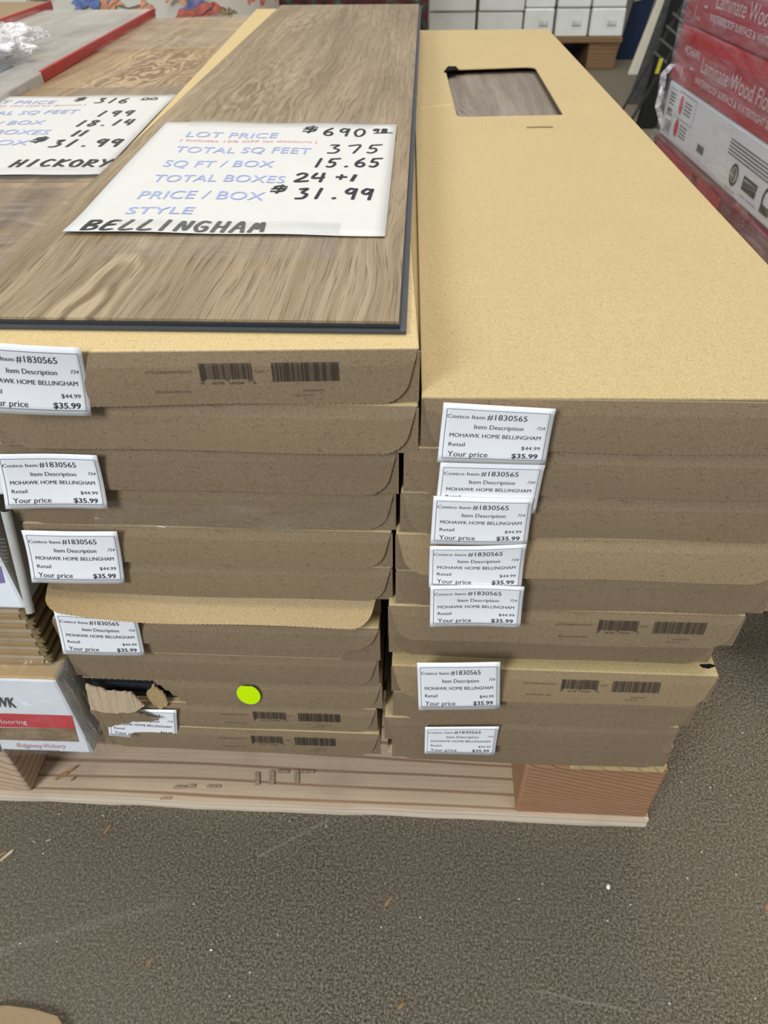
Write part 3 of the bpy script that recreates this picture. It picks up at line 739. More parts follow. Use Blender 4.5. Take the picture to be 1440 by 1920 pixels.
price_sticker(rightb[9][0], [(797, 1362), (936, 1361), (927, 1415), (796, 1412)], 0.3325, 17, curl=0.0006)
# dent hole at the top right of the protruding box
mb = MB(); c = ony(1326, 1249, 0.3355)
pts = [Vector((c.x+0.0050*math.cos(a)*(1+0.25*math.sin(3*a)), 0.3350, c.z+0.0022*math.sin(a)*(1+0.2*math.cos(5*a)))) for a in [k*math.pi/9 for k in range(18)]]
mb.add(pts+[p+Vector((0, 0.001, 0)) for p in pts], [tuple(range(18))]+[(k, 18+k, 18+(k+1) % 18, (k+1) % 18) for k in range(18)])
mb.build('corner_hole', [M['black']], rightb[7][0])

# ================================================================== LOOSE PLANK AND PRICE SHEET
PZ0 = Z(-0.1805); PY0 = 0.3615; PL = 1.265; SL = 0.0080   # slope over the length (rests on a lid that rises)
pl = empty('vinyl_plank', (-0.262, PY0, Z(-0.186)), 'loose greige oak vinyl plank lying on the left stack under a taped price sheet', 'plank')
def pz(y): return PZ0 + SL*min(1.0, (y-PY0)/PL) + 0.0006
XL0, XR0, XR1, XL1 = -0.2640, -0.0112, -0.0150, -0.2730
mb = MB()
def ptop(a, b):
    y = PY0+PL*b; return Vector(((XL0+(XL1-XL0)*b)*(1-a)+(XR0+(XR1-XR0)*b)*a, y, pz(y)))
mb.slab(ptop, 4, 20, (0, 0, -0.0016)); mb.build('wear_layer', [M['plank']], pl)
mb = MB(); mb.slab(lambda a, b: ptop(a, b)+Vector(((0.5-a)*-0.0016, (0.5-b)*-0.003, -0.0017)), 4, 20, (0, 0, -0.0022)); mb.build('core', [M['core']], pl)
mb = MB(); mb.box((XL0, PY0-0.0042, PZ0-0.0046), (XR0+0.0042, PY0+0.012, PZ0-0.0030)); mb.build('locking_tongue', [M['core_light']], pl)
mb = MB(); mb.hexa([Vector((XR0-0.01, PY0, PZ0-0.0046)), Vector((XR0+0.0042, PY0-0.004, PZ0-0.0046)), Vector((XR1+0.0042, PY0+PL, pz(9)-0.0048)), Vector((XR1-0.01, PY0+PL, pz(9)-0.0048))],
                   [Vector((XR0-0.01, PY0, PZ0-0.0030)), Vector((XR0+0.0042, PY0-0.004, PZ0-0.0030)), Vector((XR1+0.0042, PY0+PL, pz(9)-0.0032)), Vector((XR1-0.01, PY0+PL, pz(9)-0.0032))])
mb.build('side_tongue', [M['core_light']], pl)

def price_sheet(TL, TR, BR, BL, zf, label, rows, hands, lift, tapes, seed):
    c = (TL+BR)/2
    root = empty('price_sheet', (c.x, c.y, zf(c.y)), label, 'price sign', None)
    def surf(s, t, off=0.0):
        p = (TL*(1-s)+TR*s)*(1-t)+(BL*(1-s)+BR*s)*t
        p = p.copy(); p.z = zf(p.y)+0.0008+off+lift*(max(0, t-0.82)/0.18)**2*(1-0.8*s)*0.006 + 0.0007*math.sin(7*s+3*t)**2
        return p
    mb = MB(); mb.slab(lambda a, b: surf(a, b), 24, 24, (0, 0, -0.0002)); mb.build('paper', [M['paper']], root, smooth=True)
    tx = MB(); f = lambda s, t: surf(s, t, 0.00035)
    for (txt, s0, s1, tb, cap, mi) in rows: put_text(tx, f, txt, s0, s1, tb, cap, mi)
    tx.build('printed_lettering', [M['blueink'], M['pinkink']], root)
    hw = MB(); g = lambda s, t: surf(s, t, 0.0005)
    for (txt, s0, s1, tb, h, ws, wt, *gap) in hands: put_hand(hw, g, txt, s0, s1, tb, h, ws, wt, 0, *(gap or [0.25]))
    hw.build('handwriting', [M['marker']], root)
    for (s0, s1, t0, t1) in tapes:
        for (a, b, mt) in ((max(t0, 0.0), min(t1, 1.0), 'tape'), ) + (((t0, 0.0, 'tape_board'),) if t0 < 0 else ()) + (((1.0, t1, 'tape_board'),) if t1 > 1 else ()):
            mb = MB(); mb.grid(lambda q, r: surf(s0+(s1-s0)*q, a+(b-a)*r, 0.0011 if mt == 'tape' else 0.0004), 20, 3)
            if mt == 'tape_board':
                for v in mb.v: v.z = zf(v.y)+0.0009
            mb.build('tape', [M[mt]], root, smooth=True, label='clear packing tape')
    return root
corners = [onz(313, 232, -0.1780), onz(744, 237, -0.1780), onz(722, 445, -0.1785), onz(117, 433, -0.1765)]
W1, W2 = 0.0150, 0.0115
price_sheet(*corners, lambda y: pz(y), 'white price sheet taped on the loose oak plank, hand-lettered BELLINGHAM', [
    ('LOT PRICE', 0.139, 0.518, 0.187, 0.062, 0), ('( Includes 10% OFF lot discount )', 0.130, 0.690, 0.238, 0.026, 1),
    ('TOTAL SQ FEET', 0.141, 0.677, 0.352, 0.062, 0), ('SQ FT / BOX', 0.141, 0.558, 0.490, 0.062, 0),
    ('TOTAL BOXES', 0.145, 0.623, 0.622, 0.062, 0), ('PRICE / BOX', 0.143, 0.576, 0.760, 0.064, 0), ('STYLE', 0.144, 0.367, 0.872, 0.052, 0)],
    [('BELLINGHAM', 0.055, 0.622, 0.992, 0.072, W1*0.9, W2*0.9, 0.42), ('$', 0.615, 0.675, 0.120, 0.070, 0.011, 0.008), ('690', 0.705, 0.872, 0.150, 0.085, 0.011, W2*0.8, 0.5), ('98', 0.905, 0.965, 0.105, 0.042, 0.008, 0.008), ('-', 0.91, 0.985, 0.140, 0.05, 0.008, 0.007),
     ('375', 0.744, 0.945, 0.340, 0.088, 0.009, 0.009, 0.6), ('15.65', 0.704, 0.955, 0.478, 0.082, 0.011, 0.010, 0.35), ('24', 0.658, 0.765, 0.612, 0.075, 0.012, W2), ('+', 0.80, 0.845, 0.600, 0.055, 0.010, 0.012), ('1', 0.850, 0.885, 0.605, 0.05, 0.014, 0.012),
     ('$', 0.590, 0.645, 0.700, 0.055, 0.010, 0.008), ('31.99', 0.685, 0.945, 0.750, 0.080, 0.012, 0.011, 0.4)],
    0.3, [(0.11, 0.90, -0.035, 0.075), (0.15, 0.86, 0.925, 1.13)], 1)

# ================================================================== HICKORY / LAMINATE STACK (left)
HZ = -0.1912
def white_box(zt, zb, x0, x1, y0, label, face, right_mat='white_side', top='kraft_lit', rot=0.0):
    root = empty('flooring_carton', ((x0+x1)/2, y0+LB/2, Z(zb)), label, 'flooring carton', 'white hickory flooring cartons')
    mb = MB(); mb.box((x0, y0, Z(zb)+0.0006), (x1, y0+LB, Z(zt)-0.0004), rot=rot, pivot=(x1, y0, 0))
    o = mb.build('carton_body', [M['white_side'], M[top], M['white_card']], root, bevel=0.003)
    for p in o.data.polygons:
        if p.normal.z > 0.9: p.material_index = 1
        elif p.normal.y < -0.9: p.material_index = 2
    if face: face(root, y0-0.0004)
    return root
def faceB(root, y):
    f = lambda u, v: ony(u, v, y)
    mb = MB()
    mb.add([f(-90, 1335), f(-60, 1362), f(141, 1366), f(134, 1342)], [(0,1,2,3)], 0)
    mb.add([f(-60, 1364), f(-40, 1386), f(148, 1391), f(141, 1366)], [(0,1,2,3)], 1)
    s = lambda a, b: ony(-52+ (27+52)*a + 8*(b-1), 1322-14*(1-b) - 0*a, y-0.0003)
    put_text(mb, lambda a, b: ony(-75+100*a + 6*b, 1303+20*b+4*a, y-0.0003), 'MOHAWK', 0, 1, 1.0, 0.95, 2, bold=True)
    put_text(mb, lambda a, b: ony(-60+108*a + 3*b, 1346+10*b+2*a, y-0.0004), 'Wood Flooring', 0, 1, 0.95, 0.8, 3)
    put_text(mb, lambda a, b: ony(30+90*a + 3*b, 1392+11*b+2*a, y-0.0004), 'Ridgeway Hickory', 0, 1, 0.85, 0.75, 4)
    put_text(mb, lambda a, b: ony(50+58*a + 3*b, 1404+6*b+1*a, y-0.0004), '12.3 MM FLOOR 3,8', 0, 1, 0.85, 0.6, 5)
    mb.add([f(-40, 1391), f(-30, 1411), f(4, 1410), f(-1, 1393)], [(0,1,2,3)], 5)
    # dark tape seam down the right side of the face
    for k in range(14):
        a = f(129.5+39*k/14, 1277+134*k/14); b = f(129.5+39*(k+1)/14, 1277+134*(k+1)/14)
        mb.add([a, b, b+Vector((0.0005, 0, 0)), a+Vector((0.0005, 0, 0))], [(0,1,2,3)], 5)
    mb.build('carton_print', [M['red'], M['hickory2'], M['ink'], M['white_ink'], M['pastel_red'], M['dark_ink']], root)
def faceA(root, y):
    mb = MB(); f = lambda u, v: ony(u, v, y)
    mb.add([f(-30, 1058), f(-26, 1096), f(9, 1093), f(1, 1062)], [(0,1,2,3)], 0)
    for k in range(7): put_text(mb, (lambda a, b, k=k: ony(-46+56*a+k, 1008+k*7+4*b, y-0.0003)), 'approx sq ft per box', 0, 1, 1, 0.8, 1)
    mb.build('carton_print', [M['purple'], M['grey_lt']], root)
XH0, XH1 = -0.455, -0.288
boxB = white_box(-0.481, -0.5945, XH0, -0.2865, 0.3318, 'white carton with red band lettered Ridgeway Hickory, wrapped in film, lower left', faceB, 'white_side')
boxA = white_box(-0.300, -0.410, XH0, -0.290, 0.3440, 'white carton with purple patch, lying on the bare laminate boards', faceA, 'white_side')
boxC = white_box(HZ-0.0003, -0.299, -0.4620, -0.2620, 0.3460, 'wood-grain topped hickory carton under film and the HICKORY price sheet', None, top='hickory', rot=R_(2.8))
# corner guard strip along carton A's right corner
mb = MB(); a = ony(2, 955, 0.3425); b = ony(50, 1146, 0.3425)
for (p, q, r_) in ((a, b, 0.0034),):
    n = 10
    for k in range(n):
        a0 = math.pi*k/n; a1 = math.pi*(k+1)/n
        o0 = Vector((-r_*math.cos(a0)+0.003, -r_*math.sin(a0)*0.8, 0)); o1 = Vector((-r_*math.cos(a1)+0.003, -r_*math.sin(a1)*0.8, 0))
        mb.add([p+o0, q+o0, q+o1, p+o1], [(0,1,2,3)])
mb.build('folded_corner', [M['white_side']], boxA, smooth=True)
# wood-look lid pieces of the top carton (seams across), each its own board panel of the lid print
mb = MB(); mb.box((-0.4600, 0.352, Z(HZ)), (-0.2635, 0.620, Z(HZ)+0.0010), rot=R_(2.8), pivot=(-0.2620, 0.346, 0)); mb.build('lid_panel', [M['hickory2']], boxC)
mb = MB(); mb.box((-0.4600, 0.6215, Z(HZ)), (-0.2635, 0.6355, Z(HZ)+0.0006), rot=R_(2.8), pivot=(-0.2620, 0.346, 0)); mb.build('lid_panel', [M['hickory']], boxC)
mb = MB(); mb.box((-0.4600, 0.637, Z(HZ)), (-0.2635, 1.015, Z(HZ)+0.0008), rot=R_(2.8), pivot=(-0.2620, 0.346, 0)); mb.build('lid_panel', [M['hickory2']], boxC)
# bare laminate boards
bz = -0.4805
for k in range(6):
    t_ = 0.0108; z0 = Z(bz)+k*0.0114; y = 0.3455+0.0006*random.uniform(-1, 1)
    xr = -0.2985+0.0022*random.uniform(-1, 1)
    root = empty('laminate_board', (-0.41, y+0.6, z0), 'bare tan laminate board, %s from the bottom of the left bundle' % ['lowest', 'second', 'third', 'fourth', 'fifth', 'sixth'][k], 'laminate board', 'bare laminate boards in the left bundle')
    mb = MB(); mb.box((-0.45, y, z0), (xr, y+1.28, z0+t_*0.52)); mb.build('core_layer', [M['tan_edge']], root, bevel=0.0008)
    mb = MB(); mb.box((-0.45, y+0.0004, z0+t_*0.52), (xr+0.002, y+1.28, z0+t_)); mb.build('face_layer', [M['tan_edge2']], root, bevel=0.0012)
    # ragged locking profile at the right edge
    mb = MB(); prof = [(0, 0.001), (0.004, 0.0005), (0.006, 0.003), (0.0045, 0.0055), (0.0085, 0.0068), (0.007, 0.0098), (0.002, 0.0102)]
    P0 = [Vector((xr+a, y+0.0005, z0+b)) for a, b in prof]; P1 = [p+Vector((0, 1.2, 0)) for p in P0]; n = len(prof)
    mb.add(P0+P1, [tuple(range(n)), tuple(range(2*n-1, n-1, -1))]+[(i, n+i, n+(i+1) % n, (i+1) % n) for i in range(n)])
    mb.build('locking_edge', [M['olive']], root)
# stretch film round the left cartons
wrap = MB()
def fw(a, b):
    u = -0.458+0.180*a; return Vector((u+0.004*b, 0.3285-0.0012*math.sin(9*a+5*b)-0.001*math.sin(23*a*b+2), Z(-0.474-0.122*b)))
wrap.grid(fw, 60, 30)
def fw2(a, b):
    return Vector((-0.2775+0.001*math.sin(30*a)+0.004*b, 0.3285+0.05*a, Z(-0.474-0.122*b)+0.002*math.sin(20*a)))
wrap.grid(fw2, 20, 30)
wrap.grid(lambda a, b: Vector((-0.458+0.180*a, 0.3285+0.017*b, Z(-0.474)-0.004*math.sin(3.1*b)+0.001*math.sin(40*a))), 60, 6)
o = wrap.build('plastic_wrap', [M['film']], boxB, smooth=True, label='clear wrinkled stretch film')
# film over the top carton
mb = MB(); rr = random.Random(3)
def ft(a, b):
    x = -0.460+0.194*a-0.013*b; y = 0.36+0.26*b
    return Vector((x, y, Z(HZ)+0.0020+0.0014*abs(math.sin(13*a+9*b))+0.0012*abs(math.sin(41*b+6*a))))
mb.grid(ft, 50, 50)
mb.build('plastic_wrap', [M['film_top']], boxC, smooth=True, label='clear film with glossy wrinkles')
mb = MB()
mb.grid(lambda a, b: Vector((-0.503+0.193*a-0.015*b, 1.26+0.36*b, Z(HZ)+0.002+0.003*abs(math.sin(9*b+2*a)))), 30, 30)
mb.build('plastic_wrap', [M['film_top']], boxC, smooth=True, label='clear film with glossy wrinkles')

# second price sheet
Wp, Lp = 0.2475, 0.305
a = R_(2.8); ex = Vector((math.cos(a), math.sin(a), 0)); ey = Vector((-math.sin(a), math.cos(a), 0))
BRc = Vector((-0.2780, 0.6445, 0)); BLc = BRc-ex*Wp; TRc = BRc+ey*Lp; TLc = BLc+ey*Lp
price_sheet(TLc, TRc, BRc, BLc, lambda y: Z(HZ)+0.0034, 'white price sheet reading HICKORY, taped on the film-wrapped hickory carton', [
    ('LOT PRICE', 0.12, 0.461, 0.125, 0.055, 0), ('( Includes 10% OFF lot discount )', 0.12, 0.627, 0.168, 0.024, 1),
    ('TOTAL SQ FEET', 0.12, 0.634, 0.290, 0.058, 0), ('SQ FT / BOX', 0.13, 0.549, 0.440, 0.058, 0),
    ('TOTAL BOXES', 0.13, 0.624, 0.565, 0.060, 0), ('PRICE / BOX', 0.13, 0.598, 0.690, 0.060, 0), ('STYLE', 0.144, 0.36, 0.82, 0.050, 0)],
    [('$', 0.545, 0.590, 0.095, 0.060, 0.011, 0.008), ('316', 0.655, 0.80, 0.130, 0.075, 0.010, 0.009, 0.5), ('00', 0.855, 0.925, 0.075, 0.030, 0.007, 0.006), ('-', 0.85, 0.93, 0.100, 0.04, 0.007, 0.006),
     ('199', 0.734, 0.885, 0.330, 0.078, 0.011, 0.010, 0.7), ('18.14', 0.695, 0.93, 0.465, 0.078, 0.012, 0.010, 0.5), ('11', 0.73, 0.785, 0.595, 0.070, 0.014, 0.011, 0.4),
     ('$', 0.600, 0.655, 0.660, 0.060, 0.012, 0.009), ('31.99', 0.700, 0.965, 0.722, 0.080, 0.013, 0.010, 0.55), ('HICKORY', 0.648, 1.0, 0.930, 0.070, 0.013, 0.010, 0.45)],
    0.0, [(0.50, 1.0, -0.16, 0.05), (-0.05, 1.0, 0.94, 1.08)], 2)

# ================================================================== GREY PLANK CARTONS further left
def tilted_box(name, label, cat, xr, y0, y1, w, zt, zb, rot, top, red=True, group=None):
    root = empty(name, (xr-w/2, (y0+y1)/2, Z(zb)), label, cat, group); pv = (xr, y0, 0)
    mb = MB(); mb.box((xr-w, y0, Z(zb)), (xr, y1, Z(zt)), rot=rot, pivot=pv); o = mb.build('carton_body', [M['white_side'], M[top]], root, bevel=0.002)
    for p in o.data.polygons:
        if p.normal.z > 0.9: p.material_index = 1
    if red:
        mb = MB(); mb.box((xr-0.004, red, Z(zt)-0.012), (xr+0.0012, y1-0.002, Z(zt)+0.0012), rot=rot, pivot=pv); mb.build('red_edge', [M['red_tape']], root, bevel=0.001, label='red printed edge')
    return root
gb = tilted_box('flooring_carton', 'film-wrapped carton of pale grey planks, left of the hickory carton', 'flooring carton', -0.4640, 0.40, 1.66, 0.213, -0.180, -0.594, R_(2.8), 'greyplank', 1.05)
mb = MB(); mb.box((-0.660, 0.78, Z(-0.180)+0.0002), (-0.515, 1.09, Z(-0.180)+0.0012), rot=R_(2.8), pivot=(-0.4640, 0.40, 0)); mb.build('lid_panel', [M['bluegrey']], gb, label='dark blue-grey printed panel')
mb = MB()
def fg(a_, b_):
    x = -0.70+0.222*a_ - 0.05*b_; y = 0.75+0.85*b_
    return Vector((x, y, Z(-0.180)+0.0035+0.0025*abs(math.sin(11*a_+5*b_))+0.0015*abs(math.sin(33*a_-4*b_))))
mb.grid(fg, 60, 40); mb.build('plastic_wrap', [M['film_top']], gb, smooth=True, label='clear stretch film')
kb = tilted_box('flooring_carton', 'brown carton with a bright red edge at the far left of the view', 'flooring carton', -0.7030, 0.9, 1.70, 0.30, -0.171, -0.594, R_(2.8), 'kraft_pale', 0.92)
# crumpled film
mb = MB(); rr = random.Random(11); cen = onz(18, 100, -0.172)
def cl(a_, b_):
    th = a_*2*math.pi; ph = (b_-0.5)*math.pi
    r = 1+0.22*math.sin(5*th+7*b_)+0.18*math.sin(9*th-11*b_)+0.08*math.sin(23*th+19*b_)
    return cen+Vector((0.062*r*math.cos(ph)*math.cos(th)-0.035, 0.085*r*math.cos(ph)*math.sin(th), 0.016*r*math.sin(ph)+0.012))
mb.grid(cl, 64, 32)
o = mb.build('plastic_film', [M['film_clump']], None, smooth=False, origin=cen); tag(o, 'crumpled clear plastic film lying on the grey planks at the left edge', 'plastic film')

# ================================================================== FLORAL CLOTH behind
qy = 1.98
root = empty('floral_mattress', (-0.75, qy+0.1, 0), 'cream cloth-covered mattress with red and blue flowers behind the cartons', 'mattress')
mb = MB()
def fq(a_, b_):
    x = -2.0+1.62*a_; z = 0.05+1.05*b_
    return Vector((x, qy+0.02*math.sin(6*a_)+0.09*(abs(2*b_-1)**6)+0.10*(abs(2*a_-1)**10), z))
mb.slab(fq, 50, 20, (0, 0.16, 0)); mb.build('cover', [M['quilt']], root, smooth=True)
def petals(cu, cv, r, n, mat, seed, ring=0.55, pr=0.42):
    r_ = random.Random(seed); mb = MB()
    for k in range(n):
        a0 = 2*math.pi*k/n+r_.uniform(-.3, .3); rr_ = r*r_.uniform(.7, 1.2)
        c = (cu+rr_*ring*math.cos(a0)*1.3, cv+rr_*ring*math.sin(a0)*0.8); pts = []
        for j in range(14):
            b0 = 2*math.pi*j/14; q_ = rr_*pr*(1+0.3*math.sin(3*b0+k))
            lx = q_*1.25*math.cos(b0); ly = q_*0.7*math.sin(b0)
            pts.append(ony(c[0]+lx*math.cos(a0)-ly*math.sin(a0), c[1]+lx*math.sin(a0)+ly*math.cos(a0), qy-0.022-0.0007*k-0.002*(seed % 3)))
        mb.add(pts, [tuple(range(14))])
    return mb.build('printed_flower', [M[mat]], root)
petals(372, 22, 36, 7, 'petal_red', 1); petals(368, 8, 20, 5, 'petal_blue', 2); petals(428, 24, 14, 5, 'olive', 3)
petals(205, 8, 26, 5, 'petal_orange', 4); petals(168, -4, 30, 6, 'petal_blue', 5); petals(268, 12, 15, 4, 'petal_orange', 6); petals(330, -14, 28, 5, 'petal_orange', 8)
petals(500, -22, 36, 7, 'petal_red', 7); petals(80, -6, 20, 4, 'stem', 9); petals(468, 0, 8, 3, 'petal_red', 10)
mb = MB()
for (a_, b_) in (((396, 8), (424, 22)), ((215, 10), (240, 18)), ((240, 18), (265, 12)), ((200, 12), (206, 26)), ((83, 2), (88, 16)), ((50, 0), (57, 16)), ((462, -6), (468, 12))):
    p, q_ = ony(*a_, qy-0.024), ony(*b_, qy-0.024); mb.add([p, q_, q_+Vector((0.002, 0, 0.004)), p+Vector((0.002, 0, 0.004))], [(0,1,2,3)])
mb.build('printed_stems', [M['stem']], root)

# dark rug roll and timber just behind the plank end
mb = MB(); n = 24; yc = 3.0; 
ring = lambda x: [Vector((x, yc+0.11*math.cos(2*math.pi*k/n), Z(-0.29)+0.11*math.sin(2*math.pi*k/n)-0.11+0.02)) for k in range(n)]
A_, B_ = ring(-0.50), ring(0.005); mb.add(A_+B_, [tuple(range(n))[::-1], tuple(range(n, 2*n))]+[(k, (k+1) % n, n+(k+1) % n, n+k) for k in range(n)])
def rugmat():
    t = NT('dark_patterned_rug'); f = t.noise(t.obj, 26, 3)
    return t.done(t.ramp(f, [(0.35, (0.02, 0.022, 0.02)), (0.5, (0.09, 0.02, 0.02)), (0.62, (0.03, 0.07, 0.05)), (0.75, (0.20, 0.15, 0.12))]), 0.9, 0.1)
mb2 = MB(); mb2.box((-0.48, yc-0.10, 0.0), (-0.01, yc+0.10, Z(-0.485)))
rug = empty('rolled_rug', (-0.25, yc, 0), 'dark patterned rug roll behind the far end of the loose plank', 'rug')
mb.build('rug_roll', [rugmat()], rug, smooth=True)
o = mb2.build('cardboard_box', [M['kraft_shaded']], None, bevel=0.003, origin=(-0.25, yc, 0)); tag(o, 'plain brown carton under the rolled dark rug', 'cardboard box')
mb = MB(); mb.box((-0.072, 3.9, 0), (-0.004, 4.1, 1.0)); o = mb.build('timber_post', [M['brownwood']], None, bevel=0.003, origin=(-0.04, 4.0, 0)); tag(o, 'weathered brown timber post left of the pale tile cartons', 'timber')

# ================================================================== PALE TILE CARTONS on a far pallet
TY = 4.2
tp = empty('wooden_pallet', (0.47, TY+0.4, 0), 'old brown pallet under the pale tile cartons at the back', 'pallet')
for x in (0.80, 0.40, 0.0):
    mb = MB(); mb.box((x, TY, 0.0), (x+0.14, TY+0.8, Z(-0.605))); mb.build('block', [M['brownwood']], tp, bevel=0.004)
mb = MB(); mb.box((-0.01, TY-0.01, Z(-0.605)), (0.955, TY+0.85, Z(-0.582))); mb.build('deck_board', [M['brownwood']], tp, bevel=0.003)
cols = [(804, 893, 22), (895, 981, 22), (983, 1040, 10), (1042, 1105, 10), (1107, 1172, 10)]
proto = None; idx = 0
cl_name = ['first', 'second', 'third', 'fourth', 'fifth']
for ci, (u0, u1, vt) in enumerate(cols):
    xa = ony(u0, 40, TY).x; xb = ony(u1, 40, TY).x
    ztop = ony(900, vt, TY).z; hh = 0.118; zb0 = Z(-0.581); big = ci < 2
    zc = [zb0]
    if big: zc += [ztop, ztop+hh*0.95, ztop+hh*1.9]
    else: zc += [zb0+hh, zb0+2*hh, zb0+3*hh]
    for k in range(3):
        if k and not big and False: continue
        root = empty('tile_carton', ((xa+xb)/2, TY+0.3, zc[k]), 'pale tile carton, %s column from left, %s layer from the far pallet' % (cl_name[ci], ['first', 'second', 'third'][k]), 'tile carton', 'pale tile cartons on the far pallet')
        mb = MB(); jx = random.uniform(-.003, .003); mb.box((xa+0.003+jx, TY+random.uniform(0, .012), zc[k]+0.001), (xb-0.003+jx, TY+0.6, zc[k+1]-0.003)); mb.build('carton_body', [M['white_tile']], root, bevel=0.006)
        if not big:
            cx = (xa+xb)/2+0.02; zz = (zc[k]+zc[k+1])/2+0.01
            mb = MB(); f = lambda s_, t_: Vector((cx-0.022+0.044*s_, TY-0.0015, zz-0.016*t_)); put_text(mb, f, 'TILE 12', 0, 1, 1, 0.8); put_rect(mb, f, 0.0, 1.0, 1.2, 1.5)
            if ci > 2 or k == 0: mb.build('carton_print', [M['grey_lt']], root)

# ================================================================== LEANING BOARDS at the right back
def leaner(name, label, cat, base, top, yb, yt, width, depth, mats, kind=None, extra=1.0):
    """board standing on the floor at pixel base, its edge passing the point top at depth yt"""
    p = onz(base[0], base[1], -H); p = Vector((p.x, p.y, 0)) if yb is None else ony(base[0], base[1], yb)
    q = ony(top[0], top[1], p.y+yt); d = q-p
    q = p+d*extra*(0.75/max(0.05, d.z)) if d.z*extra < 0.75 else p+d*extra
    wv = Vector((width, 0, 0)); dv = Vector((0, depth, 0))
    mb = MB(); mb.hexa([p, p+wv, p+wv+dv, p+dv], [q, q+wv, q+wv+dv, q+dv]); 
    o = mb.build(name, mats, None, bevel=0.004, origin=p)
    return tag(o, label, cat), p, q
LG = 'boards and panels leaning at the right back'
o, p, q = leaner('cream_panel', 'cream board leaning, tallest of the panels beside the far tile cartons', 'panel', (1178, 141), (1234, 0), None, 0.10, 0.075, 0.03, [M['cream']])
o, p, q = leaner('navy_panel', 'navy blue panel with pale stripes leaning behind the cream board', 'panel', (1156, 112), (1190, 0), None, 0.10, 0.10, 0.03, [M['navy']])
mb = MB()
for k, t0 in enumerate((0.02, 0.12, 0.22, 0.34)):
    a_ = p+(q-p)*(0.30+t0); mb.add([a_+Vector((0.0, -0.002, 0)), a_+Vector((0.10, -0.002, 0.02)), a_+Vector((0.10, -0.002, 0.035)), a_+Vector((0.0, -0.002, 0.015))], [(0,1,2,3)])
mb.build('printed_stripes', [M['cream']], o)
leaner('charcoal_board', 'charcoal grey board leaning in front of the cream board', 'board', (1178, 196), (1245, 12), None, 0.25, 0.055, 0.03, [M['charcoal']])
leaner('grey_rail', 'slim light grey rail leaning between the dark boards', 'rail', (1202, 178), (1262, 5), None, 0.25, 0.012, 0.02, [M['greyboard']])
leaner('black_board', 'wide black board leaning nearest to the film-wrapped red cartons', 'board', (1196, 242), (1262, 8), None, 0.42, 0.17, 0.05, [M['black']])
rk = empty('wire_rack', (0.80, 2.75, 0), 'dark wire rack with slanting grey bars and a yellow tag, left of the red cartons', 'wire rack')
for k in range(4):
    u = 1232+12*k; v = 100-24*k
    a_ = ony(u-6, v, 2.75); b_ = ony(u+18, v+20, 2.75); mb = MB()
    mb.hexa([a_, b_, b_+Vector((0, 0.01, 0)), a_+Vector((0, 0.01, 0))], [a_+Vector((0, 0, 0.008)), b_+Vector((0, 0, 0.008)), b_+Vector((0, 0.01, 0.008)), a_+Vector((0, 0.01, 0.008))])
    mb.build('bar', [M['bar']], rk)
a_ = ony(1224, 105, 2.765); b_ = ony(1296, -20, 2.765)
for xx in (0.0, 0.05):
    mb = MB(); d_ = b_-a_; f_ = a_-d_*(a_.z/d_.z); t_ = b_+d_*0.8; w_ = Vector((0.008, 0, 0)); y_ = Vector((0, 0.008, 0)); o_ = Vector((xx, 0.0, 0))
    f_.z = 0; mb.hexa([f_+o_, f_+o_+w_, f_+o_+w_+y_, f_+o_+y_], [t_+o_, t_+o_+w_, t_+o_+w_+y_, t_+o_+y_]); mb.build('upright', [M['charcoal']], rk)
mb = MB(); a_ = ony(1228, 138, 2.74); b_ = ony(1237, 110, 2.74); w_ = Vector((0.012, 0, 0))
mb.hexa([a_, a_+w_, b_+w_, b_], [v+Vector((0, 0.004, 0)) for v in (a_, a_+w_, b_+w_, b_)]); mb.build('tag', [M['yellow']], rk, label='yellow tag')

# ================================================================== RED LAMINATE CARTONS at the right, film wrapped
RD = Vector((-0.0508, 0.9987, 0)); RC = Vector((0.586, 2.0, 0)); RN = Vector((-0.9987, -0.0508, 0))
rp = empty('wooden_pallet', (1.0, 1.3, 0), 'yellow pine pallet under the film-wrapped red and white cartons', 'pallet')
pc = onz(1437, 1122, -0.590); 
for k in range(3):
    mb = MB(); o0 = Vector((pc.x+0.07+k*0.40, pc.y+0.08, 0)); mb.box((o0.x, o0.y, 0.0), (o0.x+0.10, 2.05, Z(-0.612))); mb.build('stringer', [M['brownwood']], rp, bevel=0.003)
for k in range(8):
    y_ = pc.y + k*0.19; mb = MB(); mb.box((pc.x, y_, Z(-0.612)), (pc.x+1.0, y_+0.11, Z(-0.5945))); mb.build('deck_board', [M['yellow_board']], rp, bevel=0.002)
def face_surf(zt, out=0.0):
    def f(s, t): return RC + (-RD)*s + RN*(0.0008+out) + Vector((0, 0, zt-t))
    return f
